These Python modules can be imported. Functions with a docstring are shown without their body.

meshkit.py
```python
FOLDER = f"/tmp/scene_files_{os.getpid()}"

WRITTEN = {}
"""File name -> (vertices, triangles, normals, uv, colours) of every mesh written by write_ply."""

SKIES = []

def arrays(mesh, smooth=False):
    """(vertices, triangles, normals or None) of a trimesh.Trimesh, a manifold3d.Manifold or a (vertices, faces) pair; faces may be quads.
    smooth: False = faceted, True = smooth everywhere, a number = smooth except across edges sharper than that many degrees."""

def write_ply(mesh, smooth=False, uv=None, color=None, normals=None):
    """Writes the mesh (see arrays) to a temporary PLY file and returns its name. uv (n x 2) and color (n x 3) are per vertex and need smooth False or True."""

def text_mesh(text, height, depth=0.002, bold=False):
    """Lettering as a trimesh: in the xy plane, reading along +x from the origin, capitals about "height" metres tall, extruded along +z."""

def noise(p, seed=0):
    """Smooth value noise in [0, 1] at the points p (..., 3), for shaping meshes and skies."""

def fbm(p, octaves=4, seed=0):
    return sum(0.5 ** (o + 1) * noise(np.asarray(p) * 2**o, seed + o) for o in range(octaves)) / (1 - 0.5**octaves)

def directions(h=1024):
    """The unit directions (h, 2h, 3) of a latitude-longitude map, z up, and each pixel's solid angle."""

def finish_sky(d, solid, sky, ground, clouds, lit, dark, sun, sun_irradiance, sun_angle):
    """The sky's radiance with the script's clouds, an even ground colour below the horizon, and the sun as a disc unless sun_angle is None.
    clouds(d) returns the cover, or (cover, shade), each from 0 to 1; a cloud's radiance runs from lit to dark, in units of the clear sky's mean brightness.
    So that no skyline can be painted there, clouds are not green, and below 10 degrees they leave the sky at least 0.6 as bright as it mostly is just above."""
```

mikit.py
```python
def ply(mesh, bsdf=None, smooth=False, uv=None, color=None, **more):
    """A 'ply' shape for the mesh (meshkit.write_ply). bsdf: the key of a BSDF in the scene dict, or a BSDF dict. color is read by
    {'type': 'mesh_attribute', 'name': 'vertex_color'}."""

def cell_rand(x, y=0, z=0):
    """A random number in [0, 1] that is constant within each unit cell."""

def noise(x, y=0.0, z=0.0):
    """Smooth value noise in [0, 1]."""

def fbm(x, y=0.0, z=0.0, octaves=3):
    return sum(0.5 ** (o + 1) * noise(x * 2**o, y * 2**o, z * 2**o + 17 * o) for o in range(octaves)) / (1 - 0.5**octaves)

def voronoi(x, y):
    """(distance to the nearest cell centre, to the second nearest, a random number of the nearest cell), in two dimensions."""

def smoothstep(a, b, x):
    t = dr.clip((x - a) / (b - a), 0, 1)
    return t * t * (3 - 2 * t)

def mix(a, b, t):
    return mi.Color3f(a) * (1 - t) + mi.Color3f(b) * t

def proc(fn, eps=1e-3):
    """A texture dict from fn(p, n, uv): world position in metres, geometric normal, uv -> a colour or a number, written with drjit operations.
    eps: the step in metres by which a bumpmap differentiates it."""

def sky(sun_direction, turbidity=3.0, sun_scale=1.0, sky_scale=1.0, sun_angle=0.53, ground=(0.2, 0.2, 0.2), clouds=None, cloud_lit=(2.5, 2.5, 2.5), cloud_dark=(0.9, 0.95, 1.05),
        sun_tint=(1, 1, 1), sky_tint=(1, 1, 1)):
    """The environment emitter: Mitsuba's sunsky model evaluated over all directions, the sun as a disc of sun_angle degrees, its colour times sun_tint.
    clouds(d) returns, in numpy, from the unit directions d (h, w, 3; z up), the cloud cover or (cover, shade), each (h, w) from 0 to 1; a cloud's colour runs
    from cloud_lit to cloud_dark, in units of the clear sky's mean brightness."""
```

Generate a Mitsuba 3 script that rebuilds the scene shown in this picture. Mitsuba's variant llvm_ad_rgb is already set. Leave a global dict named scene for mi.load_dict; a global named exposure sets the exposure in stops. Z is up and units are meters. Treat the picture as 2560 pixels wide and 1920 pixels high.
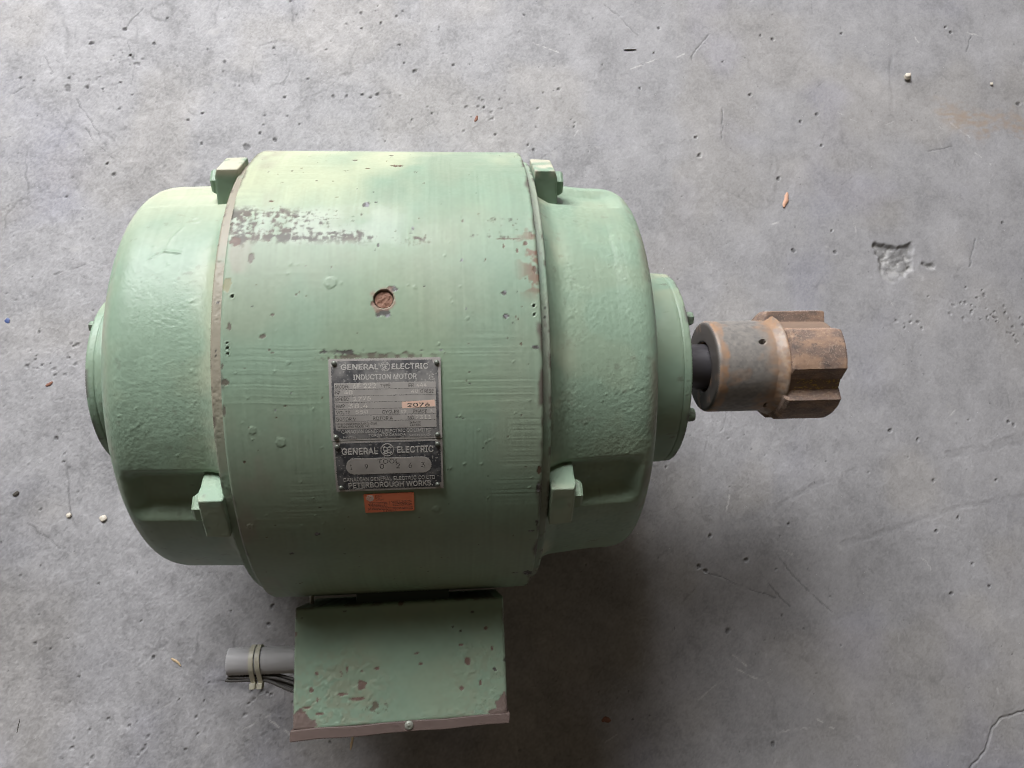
import math, random
import numpy as np, trimesh, mitsuba as mi, drjit as dr
import manifold3d as m3
from shapely.geometry import LineString, Point, Polygon, box as sbox
from shapely.ops import unary_union
import meshkit, mikit
from mikit import proc, noise, fbm, voronoi, smoothstep, mix

T = mi.ScalarTransform4f
PI = math.pi
rng = np.random.default_rng(7)
random.seed(7)

# ------------------------------------------------------------------ camera, light, exposure
ZA = 0.285                      # height of the motor's axis above the floor
exposure = 0.0


def rot(a, b, c):
    ca, sa, cb, sb, cc, sc = np.cos(a), np.sin(a), np.cos(b), np.sin(b), np.cos(c), np.sin(c)
    return (np.array([[1, 0, 0], [0, ca, -sa], [0, sa, ca]]) @ np.array([[cb, 0, sb], [0, 1, 0], [-sb, 0, cb]])
            @ np.array([[cc, -sc, 0], [sc, cc, 0], [0, 0, 1]]))


CAM = np.array([0.0551, -0.2152, 0.9197 + ZA])
CM = rot(0.2113, -0.0906, -0.0217)
fwd, upv = CM @ [0, 0, -1.0], CM @ [0, 1.0, 0]

scene, labels = {}, {}
scene['camera'] = {'type': 'perspective', 'fov': math.degrees(2 * math.atan(1280 / 1825.0)), 'fov_axis': 'x', 'near_clip': 0.01, 'far_clip': 100.0,
                   'to_world': T().look_at(origin=CAM.tolist(), target=(CAM + fwd).tolist(), up=upv.tolist())}


def lamp(name, centre, target, w, h, rgb, label):
    """A wide opening the daylight comes in through, metres away from the motor."""
    scene[name] = {'type': 'rectangle', 'to_world': T().look_at(origin=list(centre), target=list(target), up=[0, 0, 1]) @ T().scale([w / 2, h / 2, 1]),
                   'emitter': {'type': 'area', 'radiance': {'type': 'rgb', 'value': list(rgb)}}}
    labels[name] = {'label': label, 'category': 'opening', 'kind': 'structure'}


lamp('daylight_opening', (-1.05, 3.05, 2.85), (0, 0, 0.3), 2.7, 2.1, (20.6, 20.6, 20.8), 'bright wide opening that lets daylight into the shop')
scene['shop_ambient'] = {'type': 'constant', 'radiance': {'type': 'rgb', 'value': [0.080, 0.065, 0.048]}}

# ------------------------------------------------------------------ materials


def rgb(*v):
    return {'type': 'rgb', 'value': list(v)}


VC = {'type': 'mesh_attribute', 'name': 'vertex_color'}


def principled(col, rough, metallic=0.0, spec=0.5, **k):
    c = col if isinstance(col, dict) else rgb(*col)
    return {'type': 'principled', 'base_color': c, 'roughness': rough if not isinstance(rough, dict) else rough, 'metallic': metallic, 'specular': spec, **k}


def bump(b, fn, scale, eps=3e-4):
    return {'type': 'twosided', 'bsdf': {'type': 'bumpmap', 'scale': scale, 'texture': proc(fn, eps), 'bsdf': b}}


def two(b):
    return {'type': 'twosided', 'bsdf': b}


RS = 0.27                      # stator radius
HS = 0.1459                    # half its length


def brush(p, n, uv):
    s = dr.atan2(p.y, p.z - ZA) * RS
    x = p.x + 0.0035 * noise(s * 22, p.x * 9)
    a = 0.8 * noise(x * 540, s * 8) + 0.7 * noise(x * 1050, s * 16, 3.0)
    m = smoothstep(0.52, 0.68, noise(p.x * 13 + 5, s * 17, 9.0))
    b = noise(p.x * 10, (s + 0.003 * noise(p.x * 25, 4.0)) * 640, 5.0)
    return dr.lerp(a * smoothstep(0.15, 0.6, noise(p.x * 21, s * 11, 2.0)), 1.3 * b, m) + 0.45 * fbm(p.x * 330, p.y * 330, p.z * 330, 2)


def cast(p, n, uv):
    m = smoothstep(0.3, 0.6, noise(p.x * 24, p.y * 24, p.z * 24))
    return 0.15 * noise(p.x * 110, p.y * 110, p.z * 110) + (0.25 + m) * 0.7 * noise(p.x * 380, p.y * 380, p.z * 380) + 0.4 * noise(p.x * 750, p.y * 750, p.z * 750)


def fine(p, n, uv):
    return fbm(p.x * 300, p.y * 300, p.z * 300, 2)


def grain(p, n, uv):
    return 0.6 * fbm(p.x * 170, p.y * 170, 0.0, 2) + 0.6 * noise(p.x * 520, p.y * 520)


def rusty(p, n, uv):
    a = fbm(p.x * 45, p.y * 90, p.z * 90, 4)
    b = fbm(p.x * 220, p.y * 330, p.z * 330, 3)
    c = mix((0.19, 0.135, 0.11), (0.32, 0.208, 0.145), smoothstep(0.38, 0.64, 0.7 * a + 0.3 * b))
    c = mix(c, (0.105, 0.085, 0.078), smoothstep(0.46, 0.68, 0.5 * b + 0.5 * fbm(p.x * 70 + 9, p.y * 70, p.z * 70, 3)) * 0.75)
    return mix(c, (0.46, 0.36, 0.28), smoothstep(0.62, 0.8, noise(p.x * 700, p.y * 700, p.z * 700)) * 0.25)


def steel_rust(p, n, uv):
    """Hub: grey scaled steel, rust at both ends and in drifting patches."""
    a = fbm(p.x * 42, p.y * 42, p.z * 42 + 5, 3)
    e = smoothstep(0.411, 0.406, p.x + 0.007 * (noise(p.y * 90, p.z * 90) - 0.5)) * smoothstep(0.3965, 0.3985, p.x) + smoothstep(0.452, 0.478, p.x + 0.02 * (a - 0.5))
    k = dr.clip(e * smoothstep(0.3, 0.5, a) + smoothstep(0.62, 0.74, a) * 0.5, 0, 1)
    g = fbm(p.x * 210, p.y * 210, p.z * 210, 2)
    base = mix((0.12, 0.115, 0.11), (0.235, 0.215, 0.195), g)
    base = mix((0.075, 0.066, 0.06), base, smoothstep(0.3955, 0.3985, p.x))
    pale = smoothstep(0.474, 0.480, p.x + 0.004 * (noise(p.y * 200, p.z * 200) - 0.5)) * smoothstep(0.4875, 0.482, p.x)
    gold = smoothstep(0.493, 0.50, p.x) * smoothstep(0.60, 0.72, noise(p.x * 500, p.y * 900, p.z * 900)) * smoothstep(-0.015, -0.025, p.y)
    body = mix(mix(base, (0.29, 0.175, 0.105), k * (0.45 + 0.5 * smoothstep(0.35, 0.65, fbm(p.x * 130, p.y * 130, p.z * 130, 3)))), (0.38, 0.31, 0.25), pale * 0.40 * smoothstep(0.35, 0.6, fbm(p.x * 150, p.y * 150, p.z * 150, 2)))
    return mix(mix(body, (0.20, 0.14, 0.105), smoothstep(0.487, 0.489, p.x)), (0.42, 0.28, 0.06), gold)


def plate_metal(p, n, uv):
    a = fbm(p.x * 130, p.y * 130, p.z * 130, 3)
    return mix((0.30, 0.285, 0.27), (0.43, 0.41, 0.385), a)


def plate_black(p, n, uv):
    a = fbm(p.x * 160, p.y * 160, p.z * 160, 3)
    b = noise(p.x * 700, p.y * 700, p.z * 700)
    return mix(mix((0.045, 0.047, 0.053), (0.115, 0.115, 0.118), smoothstep(0.40, 0.7, a)), (0.33, 0.32, 0.30), smoothstep(0.74, 0.86, b) * 0.6)


def plate_worn(p, n, uv):
    a = fbm(p.x * 75, p.y * 75, p.z * 75, 4)
    b = noise(p.x * 600, p.y * 600, p.z * 600)
    return mix(mix((0.06, 0.061, 0.066), (0.20, 0.195, 0.19), smoothstep(0.36, 0.68, a)), (0.36, 0.35, 0.33), smoothstep(0.74, 0.86, b) * 0.5)


GREEN = np.array([0.214, 0.300, 0.222])
scene['paint_stator'] = bump(principled(VC, 0.47, spec=0.30), brush, 0.00012)
scene['paint_cast'] = bump(principled(VC, 0.46, spec=0.45), cast, 0.00032)
scene['paint_box'] = bump(principled(VC, 0.5, spec=0.4), fine, 0.00025)
scene['paint_lug'] = bump(principled(VC, 0.5, spec=0.4), cast, 0.0005)
scene['concrete'] = bump(principled(VC, 0.62, spec=0.35), grain, 0.00045)


def concrete_tone(p, n, uv):
    a, b, c = fbm(p.x * 2.6, p.y * 2.6, 0.0, 3), fbm(p.x * 13, p.y * 13, 3.0, 4), fbm(p.x * 62, p.y * 62, 7.0, 3)
    d = voronoi(p.x * 17, p.y * 17)
    v = 0.278 * (1 + 0.2 * (a - 0.5) + 0.3 * (b - 0.5) + 0.55 * (c - 0.5) + 0.3 * (noise(p.x * 400, p.y * 400) - 0.5))
    return mi.Color3f(1.0, 0.985, 1.015) * v * (1 - 0.45 * smoothstep(0.05, 0.03, d[0]) * smoothstep(0.4, 0.6, d[2]))


scene['concrete_far'] = bump(principled(proc(concrete_tone), 0.62, spec=0.35), grain, 0.00045)
scene['rust_metal'] = bump(principled(proc(rusty), 0.62, spec=0.4), fine, 0.0003)
scene['plug_rust'] = bump(principled((0.19, 0.10, 0.068), 0.7, spec=0.3), fine, 0.0006)
scene['hub_steel'] = bump(principled(proc(steel_rust), 0.5, spec=0.5), fine, 0.0002)
scene['shaft_steel'] = two(principled((0.07, 0.066, 0.072), 0.38, metallic=0.35))
scene['plate_metal'] = two(principled(proc(plate_metal), 0.40, metallic=0.12))
scene['plate_worn'] = two(principled(proc(plate_worn), 0.42))
scene['plate_black'] = two(principled(proc(plate_black), 0.42))
scene['letter_light'] = two(principled((0.46, 0.445, 0.42), 0.4, metallic=0.1))
scene['letter_dark'] = two(principled((0.05, 0.048, 0.045), 0.55))
scene['stamped'] = two(principled((0.60, 0.57, 0.53), 0.35, metallic=0.1))
scene['tag_paper'] = two(principled((0.68, 0.48, 0.38), 0.5))
scene['sticker_orange'] = two(principled((0.70, 0.20, 0.10), 0.5))
scene['sticker_white'] = two(principled((0.60, 0.48, 0.42), 0.5))
scene['sticker_ink'] = two(principled((0.10, 0.035, 0.03), 0.6))
scene['dull_screw'] = two(principled((0.14, 0.15, 0.13), 0.42, metallic=0.5))
scene['dark_green'] = two(principled((0.045, 0.075, 0.055), 0.5))
scene['black_gap'] = two(principled((0.012, 0.012, 0.012), 0.8))
scene['conduit_grey'] = bump(principled((0.43, 0.425, 0.435), 0.55), fine, 0.0003)
scene['wire_rubber'] = two(principled((0.085, 0.08, 0.075), 0.6))
scene['tie_nylon'] = two(principled((0.52, 0.50, 0.40), 0.4))
scene['primer_brown'] = bump(principled((0.125, 0.090, 0.080), 0.55), fine, 0.0002)
scene['zinc'] = two(principled((0.40, 0.42, 0.37), 0.35, metallic=0.4))
scene['wood_pink'] = two(principled((0.55, 0.32, 0.22), 0.6))
scene['straw'] = two(principled((0.48, 0.36, 0.22), 0.6))
scene['pale_stone'] = two(principled((0.55, 0.50, 0.42), 0.7))
scene['dark_bit'] = two(principled((0.045, 0.04, 0.032), 0.7))
scene['brown_bit'] = two(principled((0.20, 0.09, 0.06), 0.7))
scene['blue_bit'] = two(principled((0.06, 0.09, 0.22), 0.5))

# ------------------------------------------------------------------ helpers


def numbered(key):
    if key not in scene and key not in labels:
        return key
    n = 1
    while f'{key}_{n:03d}' in scene or f'{key}_{n:03d}' in labels:
        n += 1
    return f'{key}_{n:03d}'


def obj(name, mesh, mat, parent=None, smooth=False, color=None, label=None, cat=None, group=None, kind=None):
    """ONE entry of the scene; meshes are written in axis coordinates (the motor's axis at z = 0) and lifted by ZA."""
    key = numbered(f'{parent}__{name}' if parent else name)
    if isinstance(mesh, tuple):
        mesh = (np.asarray(mesh[0], float) + [0, 0, ZA], mesh[1])
    else:
        if hasattr(mesh, 'to_mesh'):
            m = mesh.to_mesh()
            mesh = trimesh.Trimesh(m.vert_properties[:, :3], m.tri_verts, process=False)
        mesh = mesh.copy()
        mesh.apply_translation([0, 0, ZA])
    scene[key] = mikit.ply(mesh, mat, smooth=smooth, color=color)
    d = {k: v for k, v in (('label', label), ('category', cat), ('group', group), ('kind', kind)) if v}
    if d:
        labels[key] = d
    return key


def grid(V):
    nu, nv = V.shape[:2]
    i = np.arange(nu * nv).reshape(nu, nv)
    f = np.stack([i[:-1, :-1], i[1:, :-1], i[1:, 1:], i[:-1, 1:]], -1).reshape(-1, 4)
    return V.reshape(-1, 3), f


def N(P, s, octv=3, seed=0):
    return meshkit.fbm(np.asarray(P) * s, octv, seed)


def ss(a, b, x):
    t = np.clip((x - a) / (b - a), 0, 1)
    return t * t * (3 - 2 * t)


def lerp(c, col, w):
    return c + (np.asarray(col) - c) * w[..., None]


def revolve(prof, n=96):
    """Closed profile of (x, r) turned about the X axis."""
    P = np.array(prof, float)
    th = np.linspace(0, 2 * PI, n + 1)
    V = np.stack([np.broadcast_to(P[:, None, 0], (len(P), n + 1)), P[:, None, 1] * np.sin(th)[None], P[:, None, 1] * np.cos(th)[None]], -1)
    v, f = grid(V)
    m = trimesh.Trimesh(v, np.vstack([f[:, [0, 1, 2]], f[:, [0, 2, 3]]]), process=False)
    m.merge_vertices()
    m.update_faces(m.nondegenerate_faces())
    return m


def rbox(pts, r=0.0015):
    """Hull of small spheres at the given corners: a solid with softened edges."""
    s = m3.Manifold.sphere(r, 10)
    return m3.Manifold.batch_hull([s.translate(list(map(float, p))) for p in pts])


def tube(path, r, n=12, caps=True):
    P = np.array(path, float)
    t = np.gradient(P, axis=0)
    t /= np.linalg.norm(t, axis=1, keepdims=True)
    up = np.array([0.13, 0.21, 0.97])
    a = np.cross(t, up)
    a /= np.linalg.norm(a, axis=1, keepdims=True)
    b = np.cross(t, a)
    an = np.linspace(0, 2 * PI, n, endpoint=False)
    R = np.broadcast_to(np.asarray(r, float), (len(P),))
    V = P[:, None] + R[:, None, None] * (np.cos(an)[None, :, None] * a[:, None] + np.sin(an)[None, :, None] * b[:, None])
    k = len(P)
    f = []
    for i in range(k - 1):
        for j in range(n):
            q = (i * n + j, i * n + (j + 1) % n, (i + 1) * n + (j + 1) % n, (i + 1) * n + j)
            f += [(q[0], q[1], q[2]), (q[0], q[2], q[3])]
    v = V.reshape(-1, 3)
    if caps:
        v = np.vstack([v, P[:1], P[-1:]])
        f += [(k * n, (j + 1) % n, j) for j in range(n)] + [(k * n + 1, (k - 1) * n + j, (k - 1) * n + (j + 1) % n) for j in range(n)]
    return trimesh.Trimesh(v, np.array(f), process=False)


def hexhead(r, L, sections=6):
    m = trimesh.creation.revolve(np.array([(0, 0), (r, 0), (r, L * 0.75), (r * 0.86, L), (0, L)]), sections=sections)
    return m


def to_x(m, sign=1):
    """Turns a +z mesh so that it points along sign * X."""
    m = m.copy()
    m.apply_transform(trimesh.transformations.rotation_matrix(sign * PI / 2, [0, 1, 0]))
    return m


# ------------------------------------------------------------------ the floor: one sheet of worn concrete
PITS = [(-0.6757,0.6103,0.0023),(-0.6248,0.6208,0.002),(-0.5947,0.6127,0.0026),(-0.595,0.5912,0.0061),(-0.5616,0.6827,0.0036),(-0.5077,0.7136,0.0036),(-0.4948,0.6599,0.0015),(-0.5263,0.6501,0.0013),(-0.4548,0.6845,0.0023),(-0.4348,0.7374,0.002),(-0.3608,0.6746,0.0026),(-0.3303,0.6501,0.0028),(-0.2437,0.6811,0.0023),(-0.2216,0.7193,0.0013),(-0.2046,0.7516,0.0013),(-0.1732,0.7601,0.0018),(-0.2166,0.7801,0.0026),(-0.3881,0.5322,0.002),(-0.3638,0.5456,0.0023),(-0.5056,0.5538,0.0018),(-0.2224,0.5802,0.002),(-0.2568,0.544,0.002),(-0.2166,0.543,0.002),(-0.1363,0.5822,0.0033),(-0.3021,0.6024,0.0018),(-0.311,0.6016,0.0013),(-0.2633,0.5083,0.0026),(-0.2371,0.4958,0.0031),(-0.1953,0.5272,0.0018),(-0.3624,0.4874,0.002),(-0.2843,0.4811,0.0051),(-0.6521,0.6061,0.0018),(-0.6415,0.5384,0.0013),(-0.182,0.6177,0.002),(-0.1495,0.6793,0.0023),(-0.0511,0.7376,0.0023),(-0.0211,0.7534,0.0023),(-0.0605,0.7633,0.0015),(-0.0872,0.7582,0.0023),(-0.0857,0.7244,0.0023),(-0.0564,0.7735,0.0015),(-0.0166,0.6922,0.0023),(0.0575,0.7314,0.0018),(0.0821,0.6521,0.0023),(0.1125,0.6544,0.0015),(-0.1123,0.5835,0.0028),(-0.0858,0.5871,0.0023),(-0.0699,0.5816,0.0023),(-0.0573,0.5885,0.0033),(-0.0343,0.5911,0.0015),(0.041,0.551,0.0023),(0.2772,0.6049,0.0031),(0.2475,0.5972,0.0015),(0.1656,0.5808,0.0018),(0.1363,0.565,0.0026),(0.1055,0.5668,0.0015),(0.1558,0.5099,0.0023),(0.2144,0.4892,0.002),(0.2245,0.4792,0.0028),(0.4804,0.7399,0.0026),(0.4661,0.6858,0.002),(0.3635,0.6585,0.002),(0.4327,0.6094,0.002),(0.0108,0.6383,0.0036),(-0.009,0.6541,0.002),(0.2192,0.7627,0.0018),(-0.0442,0.4946,0.0018),(-0.0237,0.5022,0.0015),(0.352,0.7585,0.0013),(-0.0552,0.5179,0.0015),(0.231,0.5265,0.0013),(0.0777,0.4771,0.0018),(0.3252,0.4769,0.0015),(0.7068,0.7217,0.0034),(0.683,0.7289,0.0023),(0.8502,0.7377,0.0023),(1.0716,0.7575,0.0026),(1.0808,0.7466,0.0029),(0.7126,0.7764,0.0017),(0.6472,0.5975,0.0031),(0.7749,0.5593,0.0026),(0.7405,0.5423,0.0029),(0.5311,0.5073,0.0026),(0.5349,0.4699,0.0046),(0.6824,0.4241,0.0034),(0.7753,0.4927,0.0023),(0.6938,0.2808,0.0034),(0.7729,0.2769,0.0031),(0.7721,0.3196,0.0023),(1.1131,0.3345,0.0029),(0.911,0.2455,0.0023),(1.1949,0.5869,0.0051),(0.8751,-0.0737,0.0036),(0.8272,-0.0556,0.0029),(0.4861,-0.2218,0.0029),(0.5442,-0.2636,0.0033),(0.4625,-0.2697,0.0036),(0.473,-0.2772,0.0029),(0.9385,-0.2872,0.0026),(0.9618,-0.3232,0.0026),(0.893,-0.1446,0.0022),(1.0073,-0.1477,0.0022),(0.8825,-0.2297,0.0029),(0.9266,-0.2083,0.0029),(1.05,-0.0458,0.0029),(1.0595,-0.0509,0.0029),(0.5942,-0.3535,0.0018),(0.6292,-0.3754,0.0018),(0.5561,-0.5468,0.0033),(0.5006,-0.3724,0.0036),(0.6236,-0.2079,0.0022),(0.8926,-0.3323,0.0026),(-0.6024,0.1464,0.0022),(-0.6225,0.2422,0.0016),(-0.5052,0.4272,0.0032),(-0.5184,0.4471,0.0025),(-0.5518,0.368,0.0016),(-0.5798,0.3857,0.0019),(-0.5613,-0.0289,0.0029),(-0.5938,0.0906,0.0016),(-0.5466,-0.0666,0.0019),(-0.5638,-0.3378,0.002),(-0.3935,-0.3671,0.0026),(-0.5742,-0.1396,0.0023),(-0.2192,-0.3007,0.0031),(-0.2237,-0.3267,0.0023),(-0.2817,-0.3047,0.0017),(-0.4983,-0.3891,0.0017),(-0.5185,-0.3322,0.0011),(-0.3158,-0.4329,0.0014),(-0.3094,-0.4063,0.0017)]
DARK_LINES = [[(-0.5077,0.7136),(-0.4782,0.758)],[(-0.6856,0.579),(-0.6652,0.5946)],[(-0.6382,0.6537),(-0.6236,0.6214)],[(-0.6169,0.6494),(-0.5963,0.6219)],[(-0.579,0.5701),(-0.5467,0.5221),(-0.5232,0.4836)],[(-0.5763,0.5368),(-0.5333,0.4805),(-0.5058,0.4571)],[(-0.5014,0.6994),(-0.4949,0.6615)],[(-0.3885,0.5499),(-0.372,0.5394)],[(-0.6745,0.7363),(-0.657,0.7177)],[(0.3784,0.7895),(0.4124,0.7526),(0.4376,0.7224)],[(0.5842,0.7361),(0.545,0.6893),(0.5367,0.674)],[(0.5906,0.5635),(0.5812,0.5053)],[(1.1238,0.7377),(1.1061,0.7017)],[(1.0513,0.3031),(1.0288,0.2463)],[(0.9814,0.4834),(1.0398,0.4931)],[(0.8039,0.4139),(0.8319,0.4301)],[(0.598,-0.2594),(0.6277,-0.2982),(0.6511,-0.324),(0.6798,-0.3517)],[(0.565,-0.2812),(0.5872,-0.3176),(0.611,-0.3397)],[(0.473,-0.2772),(0.525,-0.3007),(0.5864,-0.3246)],[(-0.5913,-0.1614),(-0.5587,-0.185),(-0.541,-0.1988)],[(-0.5881,0.247),(-0.5702,0.252),(-0.5523,0.2569),(-0.5374,0.2636)],[(-0.5523,0.2569),(-0.5384,0.2364)]]
CRACK = [(1.03,-0.515),(0.9841,-0.5228),(0.9442,-0.5289),(0.9242,-0.5428),(0.9089,-0.5734),(0.8945,-0.589),(0.8754,-0.6005),(0.85,-0.625)]
SOFT_LINES = [[(0.9458,0.706),(0.9267,0.5605)],[(0.6122,-0.1743),(0.6744,-0.1467),(0.7577,-0.1192)],[(0.7121,-0.2442),(0.8138,-0.2226),(0.9192,-0.1929),(1.0537,-0.175)],[(0.924,-0.0955),(1.009,-0.0843),(1.0747,-0.0704)],[(0.92,-0.105),(1.08,-0.08)]]
WHITE_LINES = [[(0.232,0.7023),(0.2858,0.6818)],[(0.4169,0.6495),(0.4702,0.6724)],[(0.5102,0.6766),(0.5263,0.6854)],[(1.045,0.5433),(1.0793,0.5138)],[(1.0154,0.5374),(1.0313,0.5264)],[(1.003,0.7328),(1.0084,0.7211)],[(0.6537,0.3319),(0.6726,0.337)],[(0.5058,-0.4101),(0.526,-0.428)],[(0.5004,-0.4266),(0.5351,-0.4453),(0.5737,-0.4608)],[(0.6334,-0.5139),(0.6573,-0.5285)],[(0.5187,-0.182),(0.5302,-0.1455)],[(1.0839,0.4806),(1.1207,0.4478)],[(-0.2327,-0.4559),(-0.1861,-0.4878)]]
GOUGES = [[(0.8495,0.2953),(0.8907,0.2883),(0.9227,0.2967),(0.9186,0.2403),(0.8761,0.2171),(0.8564,0.2307)],[(0.9361,0.2538),(0.9676,0.2587),(0.961,0.24),(0.9443,0.2418)]]


def seg_dist(X, Y, pts):
    d = np.full(X.shape, 9.0)
    for (ax, ay), (bx, by) in zip(pts[:-1], pts[1:]):
        ux, uy = bx - ax, by - ay
        t = np.clip(((X - ax) * ux + (Y - ay) * uy) / (ux * ux + uy * uy), 0, 1)
        d = np.minimum(d, np.hypot(X - ax - t * ux, Y - ay - t * uy))
    return d


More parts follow.
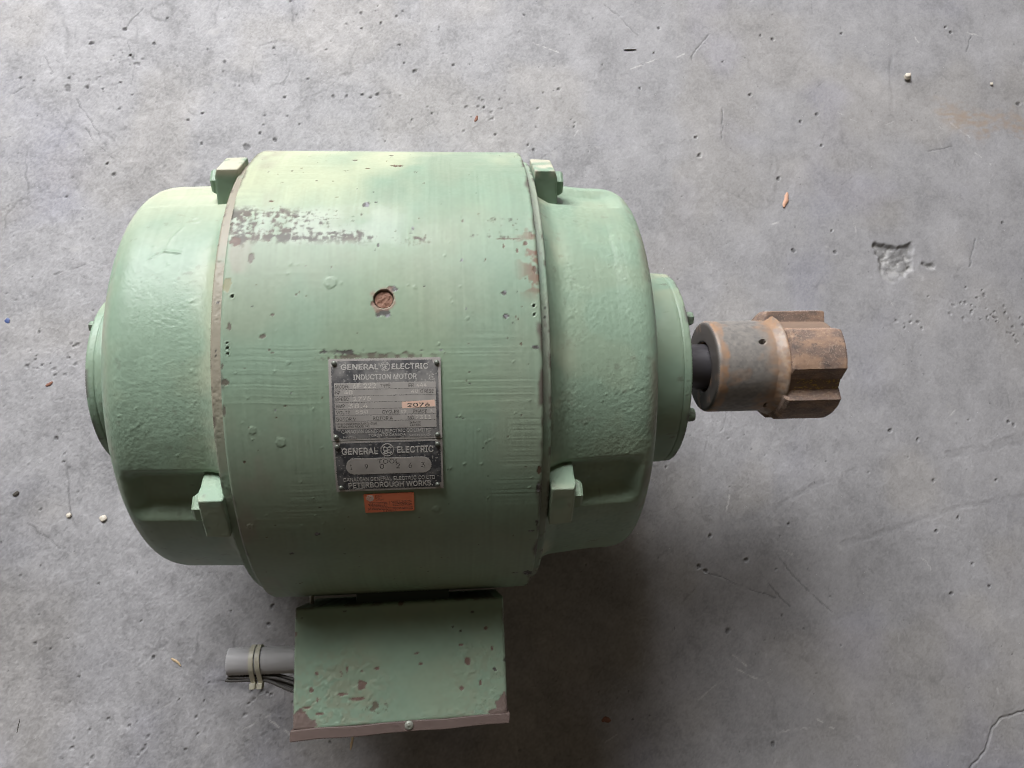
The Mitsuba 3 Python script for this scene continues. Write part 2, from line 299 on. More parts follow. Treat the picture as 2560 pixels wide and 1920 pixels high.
def build_floor():
    step = 0.0019
    gx = np.linspace(-0.78, 1.30, int(2.08 / step))
    gy = np.linspace(-0.66, 0.87, int(1.53 / step))
    X, Y = np.meshgrid(gx, gy, indexing='ij')
    P = np.stack([X, Y, 0 * X + 3.3], -1)
    low, mid, hi = N(P, 2.6, 3, 1), N(P, 13, 3, 2), N(P, 62, 3, 3)
    sp = 0.6 * meshkit.noise(P * 330, 4) + 0.4 * rng.random(X.shape)
    rough = 0.62 + 0.38 * ss(0.75, -0.25, X + 0.25 * (low - 0.5))
    warp = P + 0.03 * np.stack([N(P, 9, 2, 21) - 0.5, N(P, 9, 2, 22) - 0.5, 0 * X], -1)
    blot = N(warp, 24, 4, 5)
    v = 0.278 * (1 + 0.20 * (low - 0.5) + 0.30 * (mid - 0.5) + rough * (0.42 * (blot - 0.5) + 0.50 * (hi - 0.5) + 0.46 * (sp - 0.5)))
    H = 0.0030 * (mid - 0.5) * 0.5 + rough * (0.0016 * (hi - 0.5) + 0.0007 * (sp - 0.5))
    C = v[..., None] * np.array([1.0, 0.985, 1.015])
    C = lerp(C, C * [1.06, 1.01, 0.90], ss(0.52, 0.72, N(P, 7, 3, 6)) * 0.35)         # beige drift
    C = lerp(C, C * [0.93, 0.94, 1.07], ss(0.55, 0.75, N(P, 5, 3, 7)) * 0.5)         # cool drift
    C = lerp(C, C * 0.80, ss(0.60, 0.80, N(P, 3.4, 4, 8)) * 0.5)                     # damp dirt
    wv = P + 0.05 * np.stack([N(P, 5, 3, 61) - 0.5, N(P, 5, 3, 62) - 0.5, 0 * X], -1) + 0.012 * np.stack([N(P, 40, 3, 63) - 0.5, N(P, 40, 3, 64) - 0.5, 0 * X], -1)
    for sc_, sd, am, wd in ((7.0, 65, 0.34, 0.016), (17.0, 67, 0.24, 0.026)):          # hairline crazing
        hl = np.abs(N(wv * [1.0, 0.55, 1], sc_, 2, sd) - 0.5)
        m = ss(wd, 0.1 * wd, hl) * ss(0.50, 0.66, N(P, 8, 3, sd + 1)) * (0.25 + 0.75 * ss(0.25, -0.4, X))
        C = lerp(C, C * (1 - am), m)
        H -= 0.0005 * m
    C = lerp(C, [0.39, 0.38, 0.375], ss(0.66, 0.80, N(warp, 38, 3, 9)) * 0.4 * rough)  # pale laitance

    def win(x0, x1, y0, y1):
        i0, i1 = np.searchsorted(gx, [x0, x1])
        j0, j1 = np.searchsorted(gy, [y0, y1])
        return slice(i0, i1), slice(j0, j1)

    wob = N(P, 240, 2, 11) - 0.5

    def pit(x, y, r, depth, dark):
        r = max(r, 0.0013)
        w = win(x - 3 * r - 0.003, x + 3 * r + 0.003, y - 3 * r - 0.003, y + 3 * r + 0.003)
        a, e = rng.uniform(0, PI), rng.uniform(0.65, 1.0)
        dx, dy = X[w] - x, Y[w] - y
        u, q = dx * math.cos(a) + dy * math.sin(a), (-dx * math.sin(a) + dy * math.cos(a)) / e
        d = np.hypot(u, q) / r + 1.3 * wob[w]
        m = ss(1.35, 0.55, d)
        H[w] -= depth * m
        H[w] += 0.12 * depth * ss(2.2, 1.5, d) * ss(0.9, 1.4, d)
        C[w] = lerp(C[w], C[w] * (1 - dark), m)

    for x, y, r in PITS:
        pit(x, y, r * 1.1, min(0.0022, 0.9 * r), 0.50)
    for cx, cy, n_, sp_ in ((1.015, 0.178, 16, 0.030), (1.065, 0.150, 14, 0.028), (0.895, 0.143, 9, 0.014), (1.125, 0.115, 9, 0.02), (-0.49, 0.655, 14, 0.02), (-0.55, 0.60, 12, 0.03), (-0.56, 0.10, 22, 0.05), (-0.20, -0.42, 18, 0.05), (-0.42, -0.50, 18, 0.07), (0.15, 0.56, 16, 0.06)):
        for k in range(n_):
            pit(cx + rng.normal(0, sp_), cy + rng.normal(0, sp_ * 0.45), rng.uniform(0.0012, 0.0034), 0.0016, rng.uniform(0.12, 0.35))
    for k in range(850):
        x, y = rng.uniform(-0.76, 1.28), rng.uniform(-0.64, 0.85)
        if rng.random() < 0.45 * ss(-0.1, 0.9, x):
            continue
        r = 0.0008 + 0.0013 * rng.random() ** 3
        pit(x, y, r, 0.7 * r, rng.uniform(0.15, 0.55))
    for L, wd, dp, dk in [(l, 0.0011, 0.0008, 0.36) for l in DARK_LINES] + [(l, 0.004, 0.0004, 0.10) for l in SOFT_LINES] + [(CRACK, 0.0014, 0.0018, 0.32)]:
        a = np.array(L)
        w = win(a[:, 0].min() - 0.02, a[:, 0].max() + 0.02, a[:, 1].min() - 0.02, a[:, 1].max() + 0.02)
        dx, dy = 0.009 * (N(P[w], 55, 2, 31) - 0.5), 0.009 * (N(P[w], 55, 2, 32) - 0.5)
        d = seg_dist(X[w] + dx, Y[w] + dy, L) / wd
        m = ss(1.6, 0.4, d) * (1.0 if L is CRACK else ss(0.25, 0.5, N(P[w], 60, 2, 33)))
        H[w] -= dp * m
        C[w] = lerp(C[w], C[w] * (1 - dk), m)
    for k in range(240):                                                            # short random scratches
        x, y, a = rng.uniform(-0.76, 1.28), rng.uniform(-0.64, 0.85), rng.uniform(0, PI)
        l = rng.uniform(0.008, 0.05)
        L = [(x, y), (x + l * math.cos(a), y + l * math.sin(a))]
        w = win(min(L[0][0], L[1][0]) - 0.01, max(L[0][0], L[1][0]) + 0.01, min(L[0][1], L[1][1]) - 0.01, max(L[0][1], L[1][1]) + 0.01)
        d = seg_dist(X[w] + 0.004 * wob[w], Y[w] + 0.004 * wob[w], L) / 0.0010
        m = ss(1.5, 0.3, d) * ss(0.35, 0.6, N(P[w], 90, 2, 34)) * rng.uniform(0.3, 1)
        light = rng.random() < 0.3
        H[w] -= 0.0004 * m
        C[w] = lerp(C[w], np.array([0.52, 0.51, 0.5]) if light else C[w] * 0.7, m * (0.5 if light else 0.6))
    for L in WHITE_LINES:
        a = np.array(L)
        w = win(a[:, 0].min() - 0.02, a[:, 0].max() + 0.02, a[:, 1].min() - 0.02, a[:, 1].max() + 0.02)
        d = seg_dist(X[w] + 0.003 * wob[w], Y[w], L) / 0.0012
        C[w] = lerp(C[w], [0.56, 0.55, 0.535], ss(1.5, 0.3, d) * ss(0.35, 0.65, N(P[w], 130, 2, 35)) * 0.6)
    w = win(0.98, 1.29, 0.46, 0.64)                                                  # rust streak at the right
    d = np.minimum(seg_dist(X[w], Y[w], [(1.046, 0.5696), (1.1007, 0.5327)]), seg_dist(X[w], Y[w], [(1.126, 0.5518), (1.24, 0.535)]))
    C[w] = lerp(C[w], [0.29, 0.22, 0.165], ss(0.040, 0.0, d + 0.05 * (N(P[w], 60, 4, 36) - 0.5)) * 0.75 * ss(0.15, 0.8, N(P[w] * [1, 2.2, 1], 80, 4, 39)))
    w = win(-0.25, -0.15, -0.31, -0.2)
    d = np.hypot(X[w] + 0.183, Y[w] + 0.268)
    C[w] = lerp(C[w], [0.30, 0.17, 0.11], ss(0.013, 0.004, d + 0.008 * (N(P[w], 150, 2, 37) - 0.5)) * 0.6)
    for G in GOUGES:                                                                 # chipped-out hollows
        a = np.array(G)
        w = win(a[:, 0].min() - 0.03, a[:, 0].max() + 0.03, a[:, 1].min() - 0.03, a[:, 1].max() + 0.03)
        from shapely import contains_xy, prepare
        pg = Polygon(G)
        ins = contains_xy(pg, X[w] + 0.026 * (N(P[w], 75, 4, 41) - 0.5), Y[w] + 0.026 * (N(P[w], 75, 4, 42) - 0.5)).astype(float)
        from scipy.ndimage import gaussian_filter
        m = gaussian_filter(ins, 0.9) * (1 - 0.55 * ss(0.5, 1.0, np.clip((a[:, 1].max() - Y[w]) / np.ptp(a[:, 1]), 0, 1)))
        ch = N(P[w], 110, 3, 43)
        tilt = np.clip((a[:, 1].max() - Y[w]) / (np.ptp(a[:, 1]) + 1e-9), 0, 1)
        H[w] -= m * (0.0062 - 0.0040 * tilt + 0.006 * (ch - 0.5))
        C[w] = lerp(C[w], lerp(np.full(m.shape + (3,), 1.0) * [0.15, 0.147, 0.145], [0.37, 0.365, 0.355], ss(0.40, 0.66, ch * 0.7 + 0.3 * tilt)), m * 0.75)
    edge = ss(0, 0.03, X + 0.78) * ss(0, 0.03, 1.30 - X) * ss(0, 0.03, Y + 0.66) * ss(0, 0.03, 0.87 - Y)
    V = np.stack([X, Y, H * edge - ZA], -1)
    v, f = grid(V)
    return v, f, np.clip(C, 0.01, 0.9).reshape(-1, 3)


v, f, c = build_floor()
obj('floor', (v, f), 'concrete', smooth=True, color=c, label='worn grey concrete floor with pits, scratches, cracks and a rust streak', kind='structure')
# the same floor beyond the camera's view: four plain sheets that butt against the detailed one
Vr = [(-5, -5), (6, -5), (6, 5), (-5, 5), (-0.78, -0.66), (1.30, -0.66), (1.30, 0.87), (-0.78, 0.87)]
Fr = [(0, 1, 5, 4), (1, 2, 6, 5), (2, 3, 7, 6), (3, 0, 4, 7)]
obj('slab', (np.array([(x, y, -ZA) for x, y in Vr]), np.array(Fr)), 'concrete_far', 'floor')

# ------------------------------------------------------------------ the motor
MOTOR = 'electric_motor'
labels[MOTOR] = {'label': 'large old green painted electric motor with rusty toothed coupling lying on grey concrete', 'category': 'motor'}

# kinds: r rust, g grey brown primer, d dark metal, o ochre stain
KIND = {'r': (0.095, 0.050, 0.034), 'g': (0.115, 0.10, 0.08), 'd': (0.062, 0.053, 0.053), 'o': (0.23, 0.19, 0.09)}
CHIPS = [(0.0075,0.1953,0.0078,0.0032,'r'),(-0.0218,0.1872,0.0023,0.0017,'r'),(-0.0432,0.1811,0.0038,0.0011,'g'),(-0.0368,0.213,0.0032,0.0023,'g'),(0.0003,0.2361,0.0024,0.0026,'g'),(0.0282,0.1789,0.0019,0.0011,'g'),(-0.0985,0.1801,0.0014,0.0015,'g'),(-0.1103,0.1222,0.0028,0.0017,'r'),(-0.0709,0.1583,0.0011,0.0009,'g'),(-0.0191,0.1167,0.0032,0.0039,'d'),(-0.0293,0.1427,0.0007,0.0011,'d'),(0.027,0.0839,0.0014,0.0019,'d'),(0.0249,0.078,0.0018,0.0008,'d'),(-0.0058,0.0643,0.0013,0.0019,'d'),(-0.0087,0.0585,0.0007,0.0008,'d'),(0.0731,0.0467,0.0016,0.0015,'d'),(0.0752,0.0945,0.0011,0.002,'g'),(0.1344,0.0649,0.0022,0.0025,'r'),(0.1264,0.0567,0.0011,0.0026,'r'),(0.1134,0.0619,0.001,0.0022,'r'),(0.1418,0.0352,0.0018,0.0048,'r'),(0.116,0.0707,0.0115,0.0005,'r'),
         (0.1113,0.0116,0.0025,0.0019,'d'),(0.1122,-0.0102,0.003,0.0023,'d'),(0.124,-0.0139,0.0009,0.0007,'r'),(0.1182,-0.017,0.0008,0.0015,'d'),(0.1258,-0.0372,0.0009,0.0013,'r'),(0.1396,-0.0408,0.0035,0.002,'d'),(0.0077,0.0165,0.005,0.0033,'d'),(-0.0003,-0.0067,0.0064,0.0042,'d'),(-0.0102,0.0029,0.0024,0.0032,'r'),(0.0338,-0.0415,0.0025,0.0007,'d'),(0.0513,-0.042,0.0015,0.001,'d'),(-0.0407,-0.0423,0.0165,0.0024,'d'),(-0.0027,-0.0466,0.046,0.0026,'g'),
         (-0.1087,-0.0265,0.0033,0.0032,'g'),(-0.1415,0.0219,0.0034,0.0063,'o'),(-0.1221,0.0505,0.0023,0.0083,'g'),(-0.1376,0.0691,0.0052,0.0044,'r'),(-0.1376,-0.0179,0.0016,0.0035,'g'),(-0.1,-0.0067,0.0014,0.0012,'g'),(-0.1411,-0.0675,0.0038,0.0028,'g'),(-0.1440,-0.0928,0.0014,0.0057,'g'),(-0.0727,-0.2283,0.0026,0.0023,'d'),(-0.1007,-0.2564,0.0031,0.0018,'d'),(-0.1441,-0.0534,0.0013,0.0035,'g'),(0.1424,-0.1614,0.0021,0.0047,'r'),(0.1418,-0.1792,0.0018,0.005,'d'),(0.1428,-0.2232,0.0016,0.0041,'d'),(0.1376,-0.2355,0.003,0.0011,'d'),(0.1397,-0.3215,0.0049,0.007,'d'),(0.1253,-0.3196,0.0048,0.0018,'d')]
BLISTERS = [(-0.0489,0.0238,0.0058),(-0.0862,0.0435,0.0018),(-0.0792,0.0427,0.0012),(-0.0879,0.0335,0.0014),(-0.1202,-0.112,0.0036),(-0.0957,-0.1242,0.0043),(-0.0858,-0.051,0.002),(-0.1339,-0.2142,0.0034),(0.0433,-0.2008,0.0036),(0.029,0.0185,0.0022),(0.095,-0.127,0.0012),(0.058,-0.155,0.0015)]
HOLES = [(0.1391,-0.0014,0.0015),(0.1392,-0.0101,0.0014),(-0.1362,0.011,0.0016),(-0.1396,-0.0323,0.0011),(-0.1391,-0.0369,0.0011),(-0.1388,-0.042,0.0012)]
PLUG = (-0.0003, 0.007, 0.0088)


def dome(d):
    return np.sqrt(np.clip(1 - d * d, 0, 1))


def build_stator():
    xs = np.concatenate([[-HS, -HS, -HS + 0.0006], np.arange(-HS + 0.002, HS - 0.0015, 0.00105), [HS - 0.0006, HS, HS]])
    rs = np.full(len(xs), RS)
    rs[:3] = [0.20, RS - 0.0022, RS - 0.0006]
    rs[-3:] = [RS - 0.0006, RS - 0.0022, 0.20]
    th = np.concatenate([np.linspace(-PI, -1.95, 40, endpoint=False), np.linspace(-1.95, 1.75, 950, endpoint=False), np.linspace(1.75, PI, 45)])
    Xg, TH = np.meshgrid(xs, th, indexing='ij')
    S = TH * RS
    Q = np.stack([Xg, S, 0 * S + 1.7], -1)
    D3 = np.stack([Xg, RS * np.sin(TH), RS * np.cos(TH)], -1)
    n1, n2, n3 = N(D3, 9, 3, 1), N(D3, 45, 3, 2), N(D3, 230, 2, 3)
    C = np.ones(Xg.shape + (3,)) * GREEN * (1 + 0.14 * (n1 - 0.5) + 0.10 * (n2 - 0.5) + 0.07 * (n3 - 0.5))[..., None]
    C = lerp(C, C * [1.02, 0.93, 0.86], ss(0.5, 0.7, N(D3, 6, 3, 4)) * 0.8)
    C = lerp(C, [0.265, 0.275, 0.20], ss(0.30, 0.66, N(Q, 16, 4, 5)) * 0.36)               # thin dusty film
    # pale yellow dust settled on the shoulder towards the back, thickest at the left
    dust = ss(0.085, 0.150, S + 0.04 * (N(Q, 20, 4, 61) - 0.5)) * ss(0.36, 0.86, N(Q * [1, 0.8, 1], 17, 4, 6) + 0.34 * ss(0.05, -0.13, Xg) - 0.16 * ss(0.0, 0.1, Xg))
    C = lerp(C, [0.50, 0.50, 0.335], dust * 0.52)
    grime = ss(0.55, 0.72, N(Q * [1, 0.6, 1], 30, 3, 7)) * ss(-0.10, -0.14, Xg + 0.02 * (n2 - 0.5))
    C = lerp(C, [0.27, 0.24, 0.20], grime * 0.6)
    # worn band: paint scuffed through to brown primer along the length
    edge = 0.016 * (N(Q * [1, 0.6, 1], 60, 4, 8) - 0.5)
    band = ss(0.060, 0.073, S + edge) * ss(0.118, 0.102, S + edge)
    run = ss(0.060, -0.145, Xg)
    st = N(Q * [0.5, 1, 1], 330, 2, 9) * 0.5 + N(Q * [1, 0.35, 1], 390, 2, 10) * 0.5
    patch = N(Q * [1, 1.3, 1], 34, 3, 11)
    pale = band * ss(0.30, 0.6, N(Q, 40, 3, 12)) * ss(0.10, -0.06, Xg)
    C = lerp(C, [0.46, 0.50, 0.44], pale * 0.38)
    low = ss(0.090, 0.066, S)
    sc = 0.40 * st + 0.40 * patch + 0.17 * run + 0.09 * low + 0.10 * (n3 - 0.5)
    scuff = band * ss(0.515, 0.625, sc + 0.14 * (band - 1) + 0.08 * (meshkit.noise(Q * 700, 77) - 0.5))
    H = -0.00018 * scuff + 0.00025 * band * (N(Q, 190, 2, 13) - 0.5)
    C = lerp(C, lerp(np.ones_like(C) * [0.062, 0.040, 0.027], [0.055, 0.046, 0.036], ss(0.4, 0.6, N(Q, 60, 2, 14))), scuff * 0.93)
    # edges of the rolled sheet
    eL, eR = ss(0.0042, 0.0008, Xg + HS + 0.004 * (N(Q, 70, 3, 15) - 0.5)), ss(0.0055, 0.0008, HS - Xg + 0.008 * (N(Q, 60, 3, 16) - 0.5))
    C = lerp(C, [0.10, 0.08, 0.07], np.maximum(eL * ss(0.45, 0.6, N(Q, 30, 2, 17)) * 0.7, eR * ss(0.40, 0.58, N(Q, 45, 2, 18)) * 0.9))
    pb = ss(0.00, 0.02, S) * ss(0.11, 0.06, S) * ss(0.118, 0.142, Xg) * ss(0.52, 0.66, N(Q, 110, 3, 19))
    C = lerp(C, [0.17, 0.09, 0.065], pb * 0.8)
    wob = N(Q, 420, 2, 20) - 0.5
    wob2 = N(Q, 160, 3, 23) - 0.5

    def near(x, s, r):
        i0, i1 = np.searchsorted(xs, [x - r, x + r])
        j0, j1 = np.searchsorted(th, [(s - r) / RS, (s + r) / RS])
        return slice(max(i0, 2), i1), slice(j0, j1)

    chips = list(CHIPS)
    for k in range(150):
        s = rng.uniform(-0.42, 0.38)
        chips.append((rng.uniform(-0.14, 0.14), s, 0.0004 + 0.0009 * rng.random() ** 2, 0.0004 + 0.0008 * rng.random() ** 2, 'rgd'[rng.integers(3)]))
    for x, s, rx, rs_, kd in chips:
        big = rx > 0.012
        w = near(x, s, 2.5 * max(rx, rs_) + 0.002)
        d = np.hypot((Xg[w] - x) / max(rx, 0.0007), (S[w] - s) / max(rs_, 0.0007)) + (1.9 if big else 1.0) * wob2[w] + 0.8 * wob[w]
        m = ss(1.12, 0.82, d) * (0.45 + 0.55 * ss(0.4, 0.6, N(Q[w], 170, 2, 24)) if big else 1)
        H[w] -= 0.00022 * m
        H[w] += 0.00012 * ss(1.5, 1.15, d) * (1 - m)
        C[w] = lerp(C[w], np.array(KIND[kd]), m * (0.55 if kd == 'o' else 0.9))
        if kd == 'd' and not big:
            C[w] = lerp(C[w], np.array([0.24, 0.24, 0.26]), m * ss(0.55, 0.7, N(Q[w], 380, 2, 25)) * 0.8)
    for x, s, r in BLISTERS:
        w = near(x, s, 1.6 * r)
        d = np.hypot(Xg[w] - x, S[w] - s) / r
        H[w] += 0.0007 * (r / 0.005) ** 0.5 * np.where(d < 1, dome(d) ** 0.55, 0) * (1 - 0.35 * dome(d / 0.85))
    for k in range(130):                                                                   # paint nibs
        x, s, r = rng.uniform(-0.14, 0.14), rng.uniform(-0.4, 0.36), rng.uniform(0.0007, 0.0016)
        w = near(x, s, 1.6 * r)
        H[w] += 0.0004 * dome(np.hypot(Xg[w] - x, S[w] - s) / r)
    for x, s, r in HOLES:
        w = near(x, s, 3 * r)
        d = np.hypot(Xg[w] - x, S[w] - s) / r
        H[w] -= 0.0016 * ss(1.0, 0.6, d)
        H[w] += 0.0004 * ss(2.0, 1.4, d) * ss(0.9, 1.2, d)
        C[w] = lerp(C[w], [0.03, 0.028, 0.022], ss(0.95, 0.6, d))
    x, s, r = PLUG                                                                         # tapped hole under the plug
    w = near(x, s, 2 * r)
    d = np.hypot(Xg[w] - x, S[w] - s) / r
    H[w] -= 0.0045 * ss(1.02, 0.96, d)
    C[w] = lerp(C[w], [0.06, 0.045, 0.04], ss(1.04, 0.97, d))
    C[w] = lerp(C[w], [0.24, 0.16, 0.125], ss(1.55, 1.15, d + 1.4 * wob2[w]) * ss(0.99, 1.04, d) * 0.85)
    xw = Xg + 0.0035 * N(Q, 22, 2, 51) + 0.0012 * N(Q, 70, 2, 52)
    b1 = meshkit.noise(np.stack([xw * 400, S * 9, 0 * S], -1), 53) * 0.6 + meshkit.noise(np.stack([xw * 800, S * 14, 0 * S], -1), 54) * 0.4
    sw = S + 0.004 * N(Q, 25, 2, 55)
    b2 = meshkit.noise(np.stack([Xg * 11, sw * 420, 0 * S], -1), 56) * 0.6 + meshkit.noise(np.stack([Xg * 16, sw * 800, 0 * S], -1), 57) * 0.4
    cross = ss(0.50, 0.66, N(Q * [0.7, 1, 1], 15, 2, 58))
    br = (1 - cross) * b1 + cross * b2 - 0.5
    amp = ss(0.2, 0.55, N(Q, 19, 2, 59)) * (1 - scuff)
    H += 0.00017 * br * amp
    C *= (1 + 0.15 * br * amp + 0.10 * (N(Q, 420, 2, 60) - 0.5))[..., None]
    Rr = rs[:, None] + H
    V = np.stack([Xg, Rr * np.sin(TH), Rr * np.cos(TH)], -1)
    v, f = grid(V)
    return v, f, np.clip(C, 0.01, 0.9).reshape(-1, 3)


v, f, c = build_stator()
obj('stator_housing', (v, f), 'paint_stator', MOTOR, smooth=True, color=c, label='rolled green barrel with a scuffed brown band and flaked paint')


def green_colors(V, seed=0, dusty=0.0, chips=0.35):
    V = np.asarray(V)
    n1, n2, n3 = N(V, 9, 3, seed + 1), N(V, 50, 3, seed + 2), N(V, 260, 2, seed + 3)
    C = np.ones(V.shape) * GREEN * (1 + 0.14 * (n1 - 0.5) + 0.12 * (n2 - 0.5) + 0.08 * (n3 - 0.5))[..., None]
    C = lerp(C, [0.28, 0.31, 0.21], ss(0.45, 0.65, N(V, 22, 3, seed + 4)) * 0.22)
    if dusty:
        C = lerp(C, [0.48, 0.44, 0.36], ss(0.40, 0.62, N(V, 30, 3, seed + 5)) * dusty)
    C = lerp(C, [0.11, 0.085, 0.075], ss(0.735, 0.775, N(V, 120, 3, seed + 6)) * chips)
    return C


LUG_TH = [math.radians(46.0), math.radians(-44.2)]


def build_bell(sg):
    rb, sl, xe, ax, ar, ne = (0.2330, 0.045, 0.2772, 0.043, 0.050, 3.2) if sg < 0 else (0.2355, 0.095, 0.2735, 0.043, 0.032, 3.5)
    x0 = HS + 0.0095
    xc = xe - ax
    re_ = rb - sl * (xc - x0)
    prof = [(x, rb - sl * (x - x0) + 0.0075 * ss(x0 + 0.024, x0, x) ** 1.6) for x in np.linspace(x0, xc, 54, endpoint=False)]
    t = np.linspace(0, PI / 2, 1200)
    cx_, cr_ = xc + ax * np.sin(t) ** (2 / ne), re_ - ar * (1 - np.cos(t) ** (2 / ne))
    arc = np.concatenate([[0], np.cumsum(np.hypot(np.diff(cx_), np.diff(cr_)))])
    q = np.linspace(0, arc[-1], 48)
    prof += list(zip(np.interp(q, arc, cx_), np.interp(q, arc, cr_)))
    r_in = prof[-1][1]
    prof += [(xe + 0.003 * ss(r_in, 0.12, r), r) for r in np.linspace(r_in - 0.0015, 0.09, 40)]
    prof = np.array(prof)
    th = np.concatenate([np.linspace(-PI, -1.9, 60, endpoint=False), np.linspace(-1.9, 1.75, 700, endpoint=False), np.linspace(1.75, PI, 64)])
    Xp, TH = np.meshgrid(prof[:, 0], th, indexing='ij')
    R0 = np.broadcast_to(prof[:, 1][:, None], Xp.shape).copy()
    depth = np.zeros_like(R0)
    for k in range(4):
        t0 = LUG_TH[0] - k * (LUG_TH[0] - LUG_TH[1])
        d = np.abs((TH - t0 + PI) % (2 * PI) - PI) * rb
        depth = np.maximum(depth, ss(0.034, 0.0165, d) * (0.35 if k == 0 and sg < 0 else 0.5 if k == 0 else 1.0))
    axial = ss(0.165, 0.19, R0)
    R0 -= 0.0145 * depth * ss(xe - 0.012, xe - 0.034, Xp) * ss(0.19, 0.2, R0)
    Xs = Xp
    V0 = np.stack([sg * Xs, R0 * np.sin(TH), R0 * np.cos(TH)], -1)
    lump = N(V0, 14, 3, 50 + sg) - 0.5
    nib = N(V0, 170, 2, 60 + sg)
    R1 = R0 + 0.0011 * lump * axial + 0.00022 * (nib - 0.5)
    C = green_colors(V0, 70 + 10 * sg, chips=0.25)
    # dust lying in the corner next to the flange and along the top ledges
    dst = ss(x0 + 0.040, x0 + 0.0, Xp) * ss(0.38, 0.66, N(V0, 26, 3, 81 + sg)) * 0.5
    up = ss(math.radians(14), math.radians(48), TH + 0.3 * (N(V0, 12, 3, 88) - 0.5)) * ss(math.radians(110), math.radians(75), TH)
    dst = np.maximum(dst, up * ss(0.30, 0.75, N(V0, 17, 3, 83 + sg) + (0.12 if sg < 0 else 0)) * (0.62 if sg < 0 else 0.22))
    C = lerp(C, [0.47, 0.47, 0.34], dst)
    rim = ss(0.012, 0.0, np.abs(Xp - (xe - 0.006))) * ss(0.4, 0.62, N(V0, 40, 3, 85 + sg))
    C = lerp(C, [0.33, 0.30, 0.24] if sg < 0 else [0.22, 0.19, 0.15], rim * 0.55)
    for k in range(34):                                                                    # drips, nibs, runs in the paint
        i, t = rng.uniform(x0 + 0.02, xe - 0.02), rng.uniform(-1.6, 1.5)
        r = rng.uniform(0.0007, 0.0022)
        d = np.hypot(Xp - i, (TH - t) * rb * 1.0)
        R1 += 0.0004 * dome(d / r) * (Xp < xe - 0.01)
    if sg < 0:
        for (xa, ta, ra) in [(0.196, 0.125, 0.0042)]:                                      # paint curl and ring
            d = np.hypot(Xp - xa, TH * rb - ta) / ra
            R1 += 0.0007 * np.exp(-((d - 1) / 0.25) ** 2)
        L = [(-0.206, 0.114), (-0.214, 0.098), (-0.218, 0.080), (-0.232, 0.070)]
        d = seg_dist(sg * Xp, TH * rb, L)
        R1 += 0.0005 * ss(0.0018, 0.0, d)
        d = seg_dist(sg * Xp, TH * rb, [(-0.218, 0.080), (-0.203, 0.077)])
        R1 += 0.0011 * ss(0.0026, 0.0, d)
    gr_, g2 = N(V0, 330, 2, 68) - 0.5, meshkit.noise(np.stack([Xp * 420, TH * 3.2, 0 * TH], -1), 67) - 0.5
    wt = ss(0.35, 0.6, N(V0, 20, 2, 66)) if sg > 0 else 0.15 * ss(0.45, 0.6, N(V0, 20, 2, 66))
    R1 += (0.00045 * gr_ * (0.35 + wt) + 0.0001 * g2) * (R0 > 0.12)
    C *= (1 + 0.16 * gr_ * (0.4 + wt) + 0.07 * g2)[..., None]
    V = np.stack([sg * Xs, R1 * np.sin(TH), R1 * np.cos(TH)], -1)
    v, f = grid(V)
    return v, (f if sg > 0 else f[:, ::-1]), np.clip(C, 0.01, 0.9).reshape(-1, 3)


for sg in (-1, 1):
    v, f, c = build_bell(sg)
    obj('end_bell', (v, f), 'paint_cast', MOTOR, smooth=True, color=c)

# flange rings between the barrel and the bells
for sg in (-1, 1):
    x0, x1, r = HS - 0.001, HS + (0.0119 if sg < 0 else 0.0093), 0.2593
    pr = [(x0, r - 0.05), (x0, r), (x1 - 0.0015, r), (x1 - 0.0003, r - 0.0008), (x1, r - 0.003), (x1 - 0.0003, r - 0.015), (x1 - 0.001, r - 0.05)]
    xs = np.array(pr)
    xs = np.vstack([xs[:1], [(a, r) for a in np.linspace(x0, x1 - 0.0015, 10)], xs[3:]])
    th = np.linspace(-PI, PI, 721)
    Xg, TH = np.meshgrid(xs[:, 0], th, indexing='ij')
    Rg = np.broadcast_to(xs[:, 1][:, None], Xg.shape).copy()
    V0 = np.stack([sg * Xg, Rg * np.sin(TH), Rg * np.cos(TH)], -1)
    Rg = Rg + 0.0009 * (N(V0, 120, 3, 91) - 0.5)
    C = green_colors(V0, 90 + sg)
    if sg < 0:
        C = lerp(C, [0.27, 0.22, 0.175], ss(0.30, 0.55, N(V0, 34, 3, 92) + 0.12) * ss(-0.9, -0.2, TH) * 0.8)
        hl = [(-0.1522, 0.0089, 0.0015), (-0.1518, -0.0305, 0.0011), (-0.1524, -0.0354, 0.0011), (-0.1526, -0.0406, 0.0011)]
    else:
        C = lerp(C, [0.30, 0.29, 0.25], ss(0.35, 0.6, N(V0, 34, 3, 93)) * 0.45)
        hl = [(0.1509, -0.0007, 0.0014), (0.1503, -0.0092, 0.0014)]
    C = lerp(C, [0.09, 0.07, 0.06], ss(0.003, 0.0004, np.abs(Xg - x1 + 0.001)) * ss(0.56, 0.66, N(V0, 130, 3, 94)) * 0.7)
    for x, s, q in hl:
        d = np.hypot(sg * Xg - x, TH * r - s) / q
        C = lerp(C, [0.025, 0.022, 0.02], ss(1.1, 0.7, d))
    V = np.stack([sg * Xg, Rg * np.sin(TH), Rg * np.cos(TH)], -1)
    v, f = grid(V)
    obj('flange_ring', (v, f if sg > 0 else f[:, ::-1]), 'paint_lug', MOTOR, smooth=True, color=C.reshape(-1, 3))


def refine(man, L):
    m = man.refine_to_length(L).to_mesh()
    t = trimesh.Trimesh(m.vert_properties[:, :3], m.tri_verts, process=True)
    return t


def colored(name, mesh, mat, parent, C, angle=35, **k):
    """smooth by angle and keep vertex colours: the colours are a function of place."""
    t = trimesh.graph.smooth_shade(mesh, angle=math.radians(angle), facet_minarea=None)
    return obj(name, t, mat, parent, smooth=True, color=np.clip(C(np.asarray(t.vertices)), 0.01, 0.9), **k)


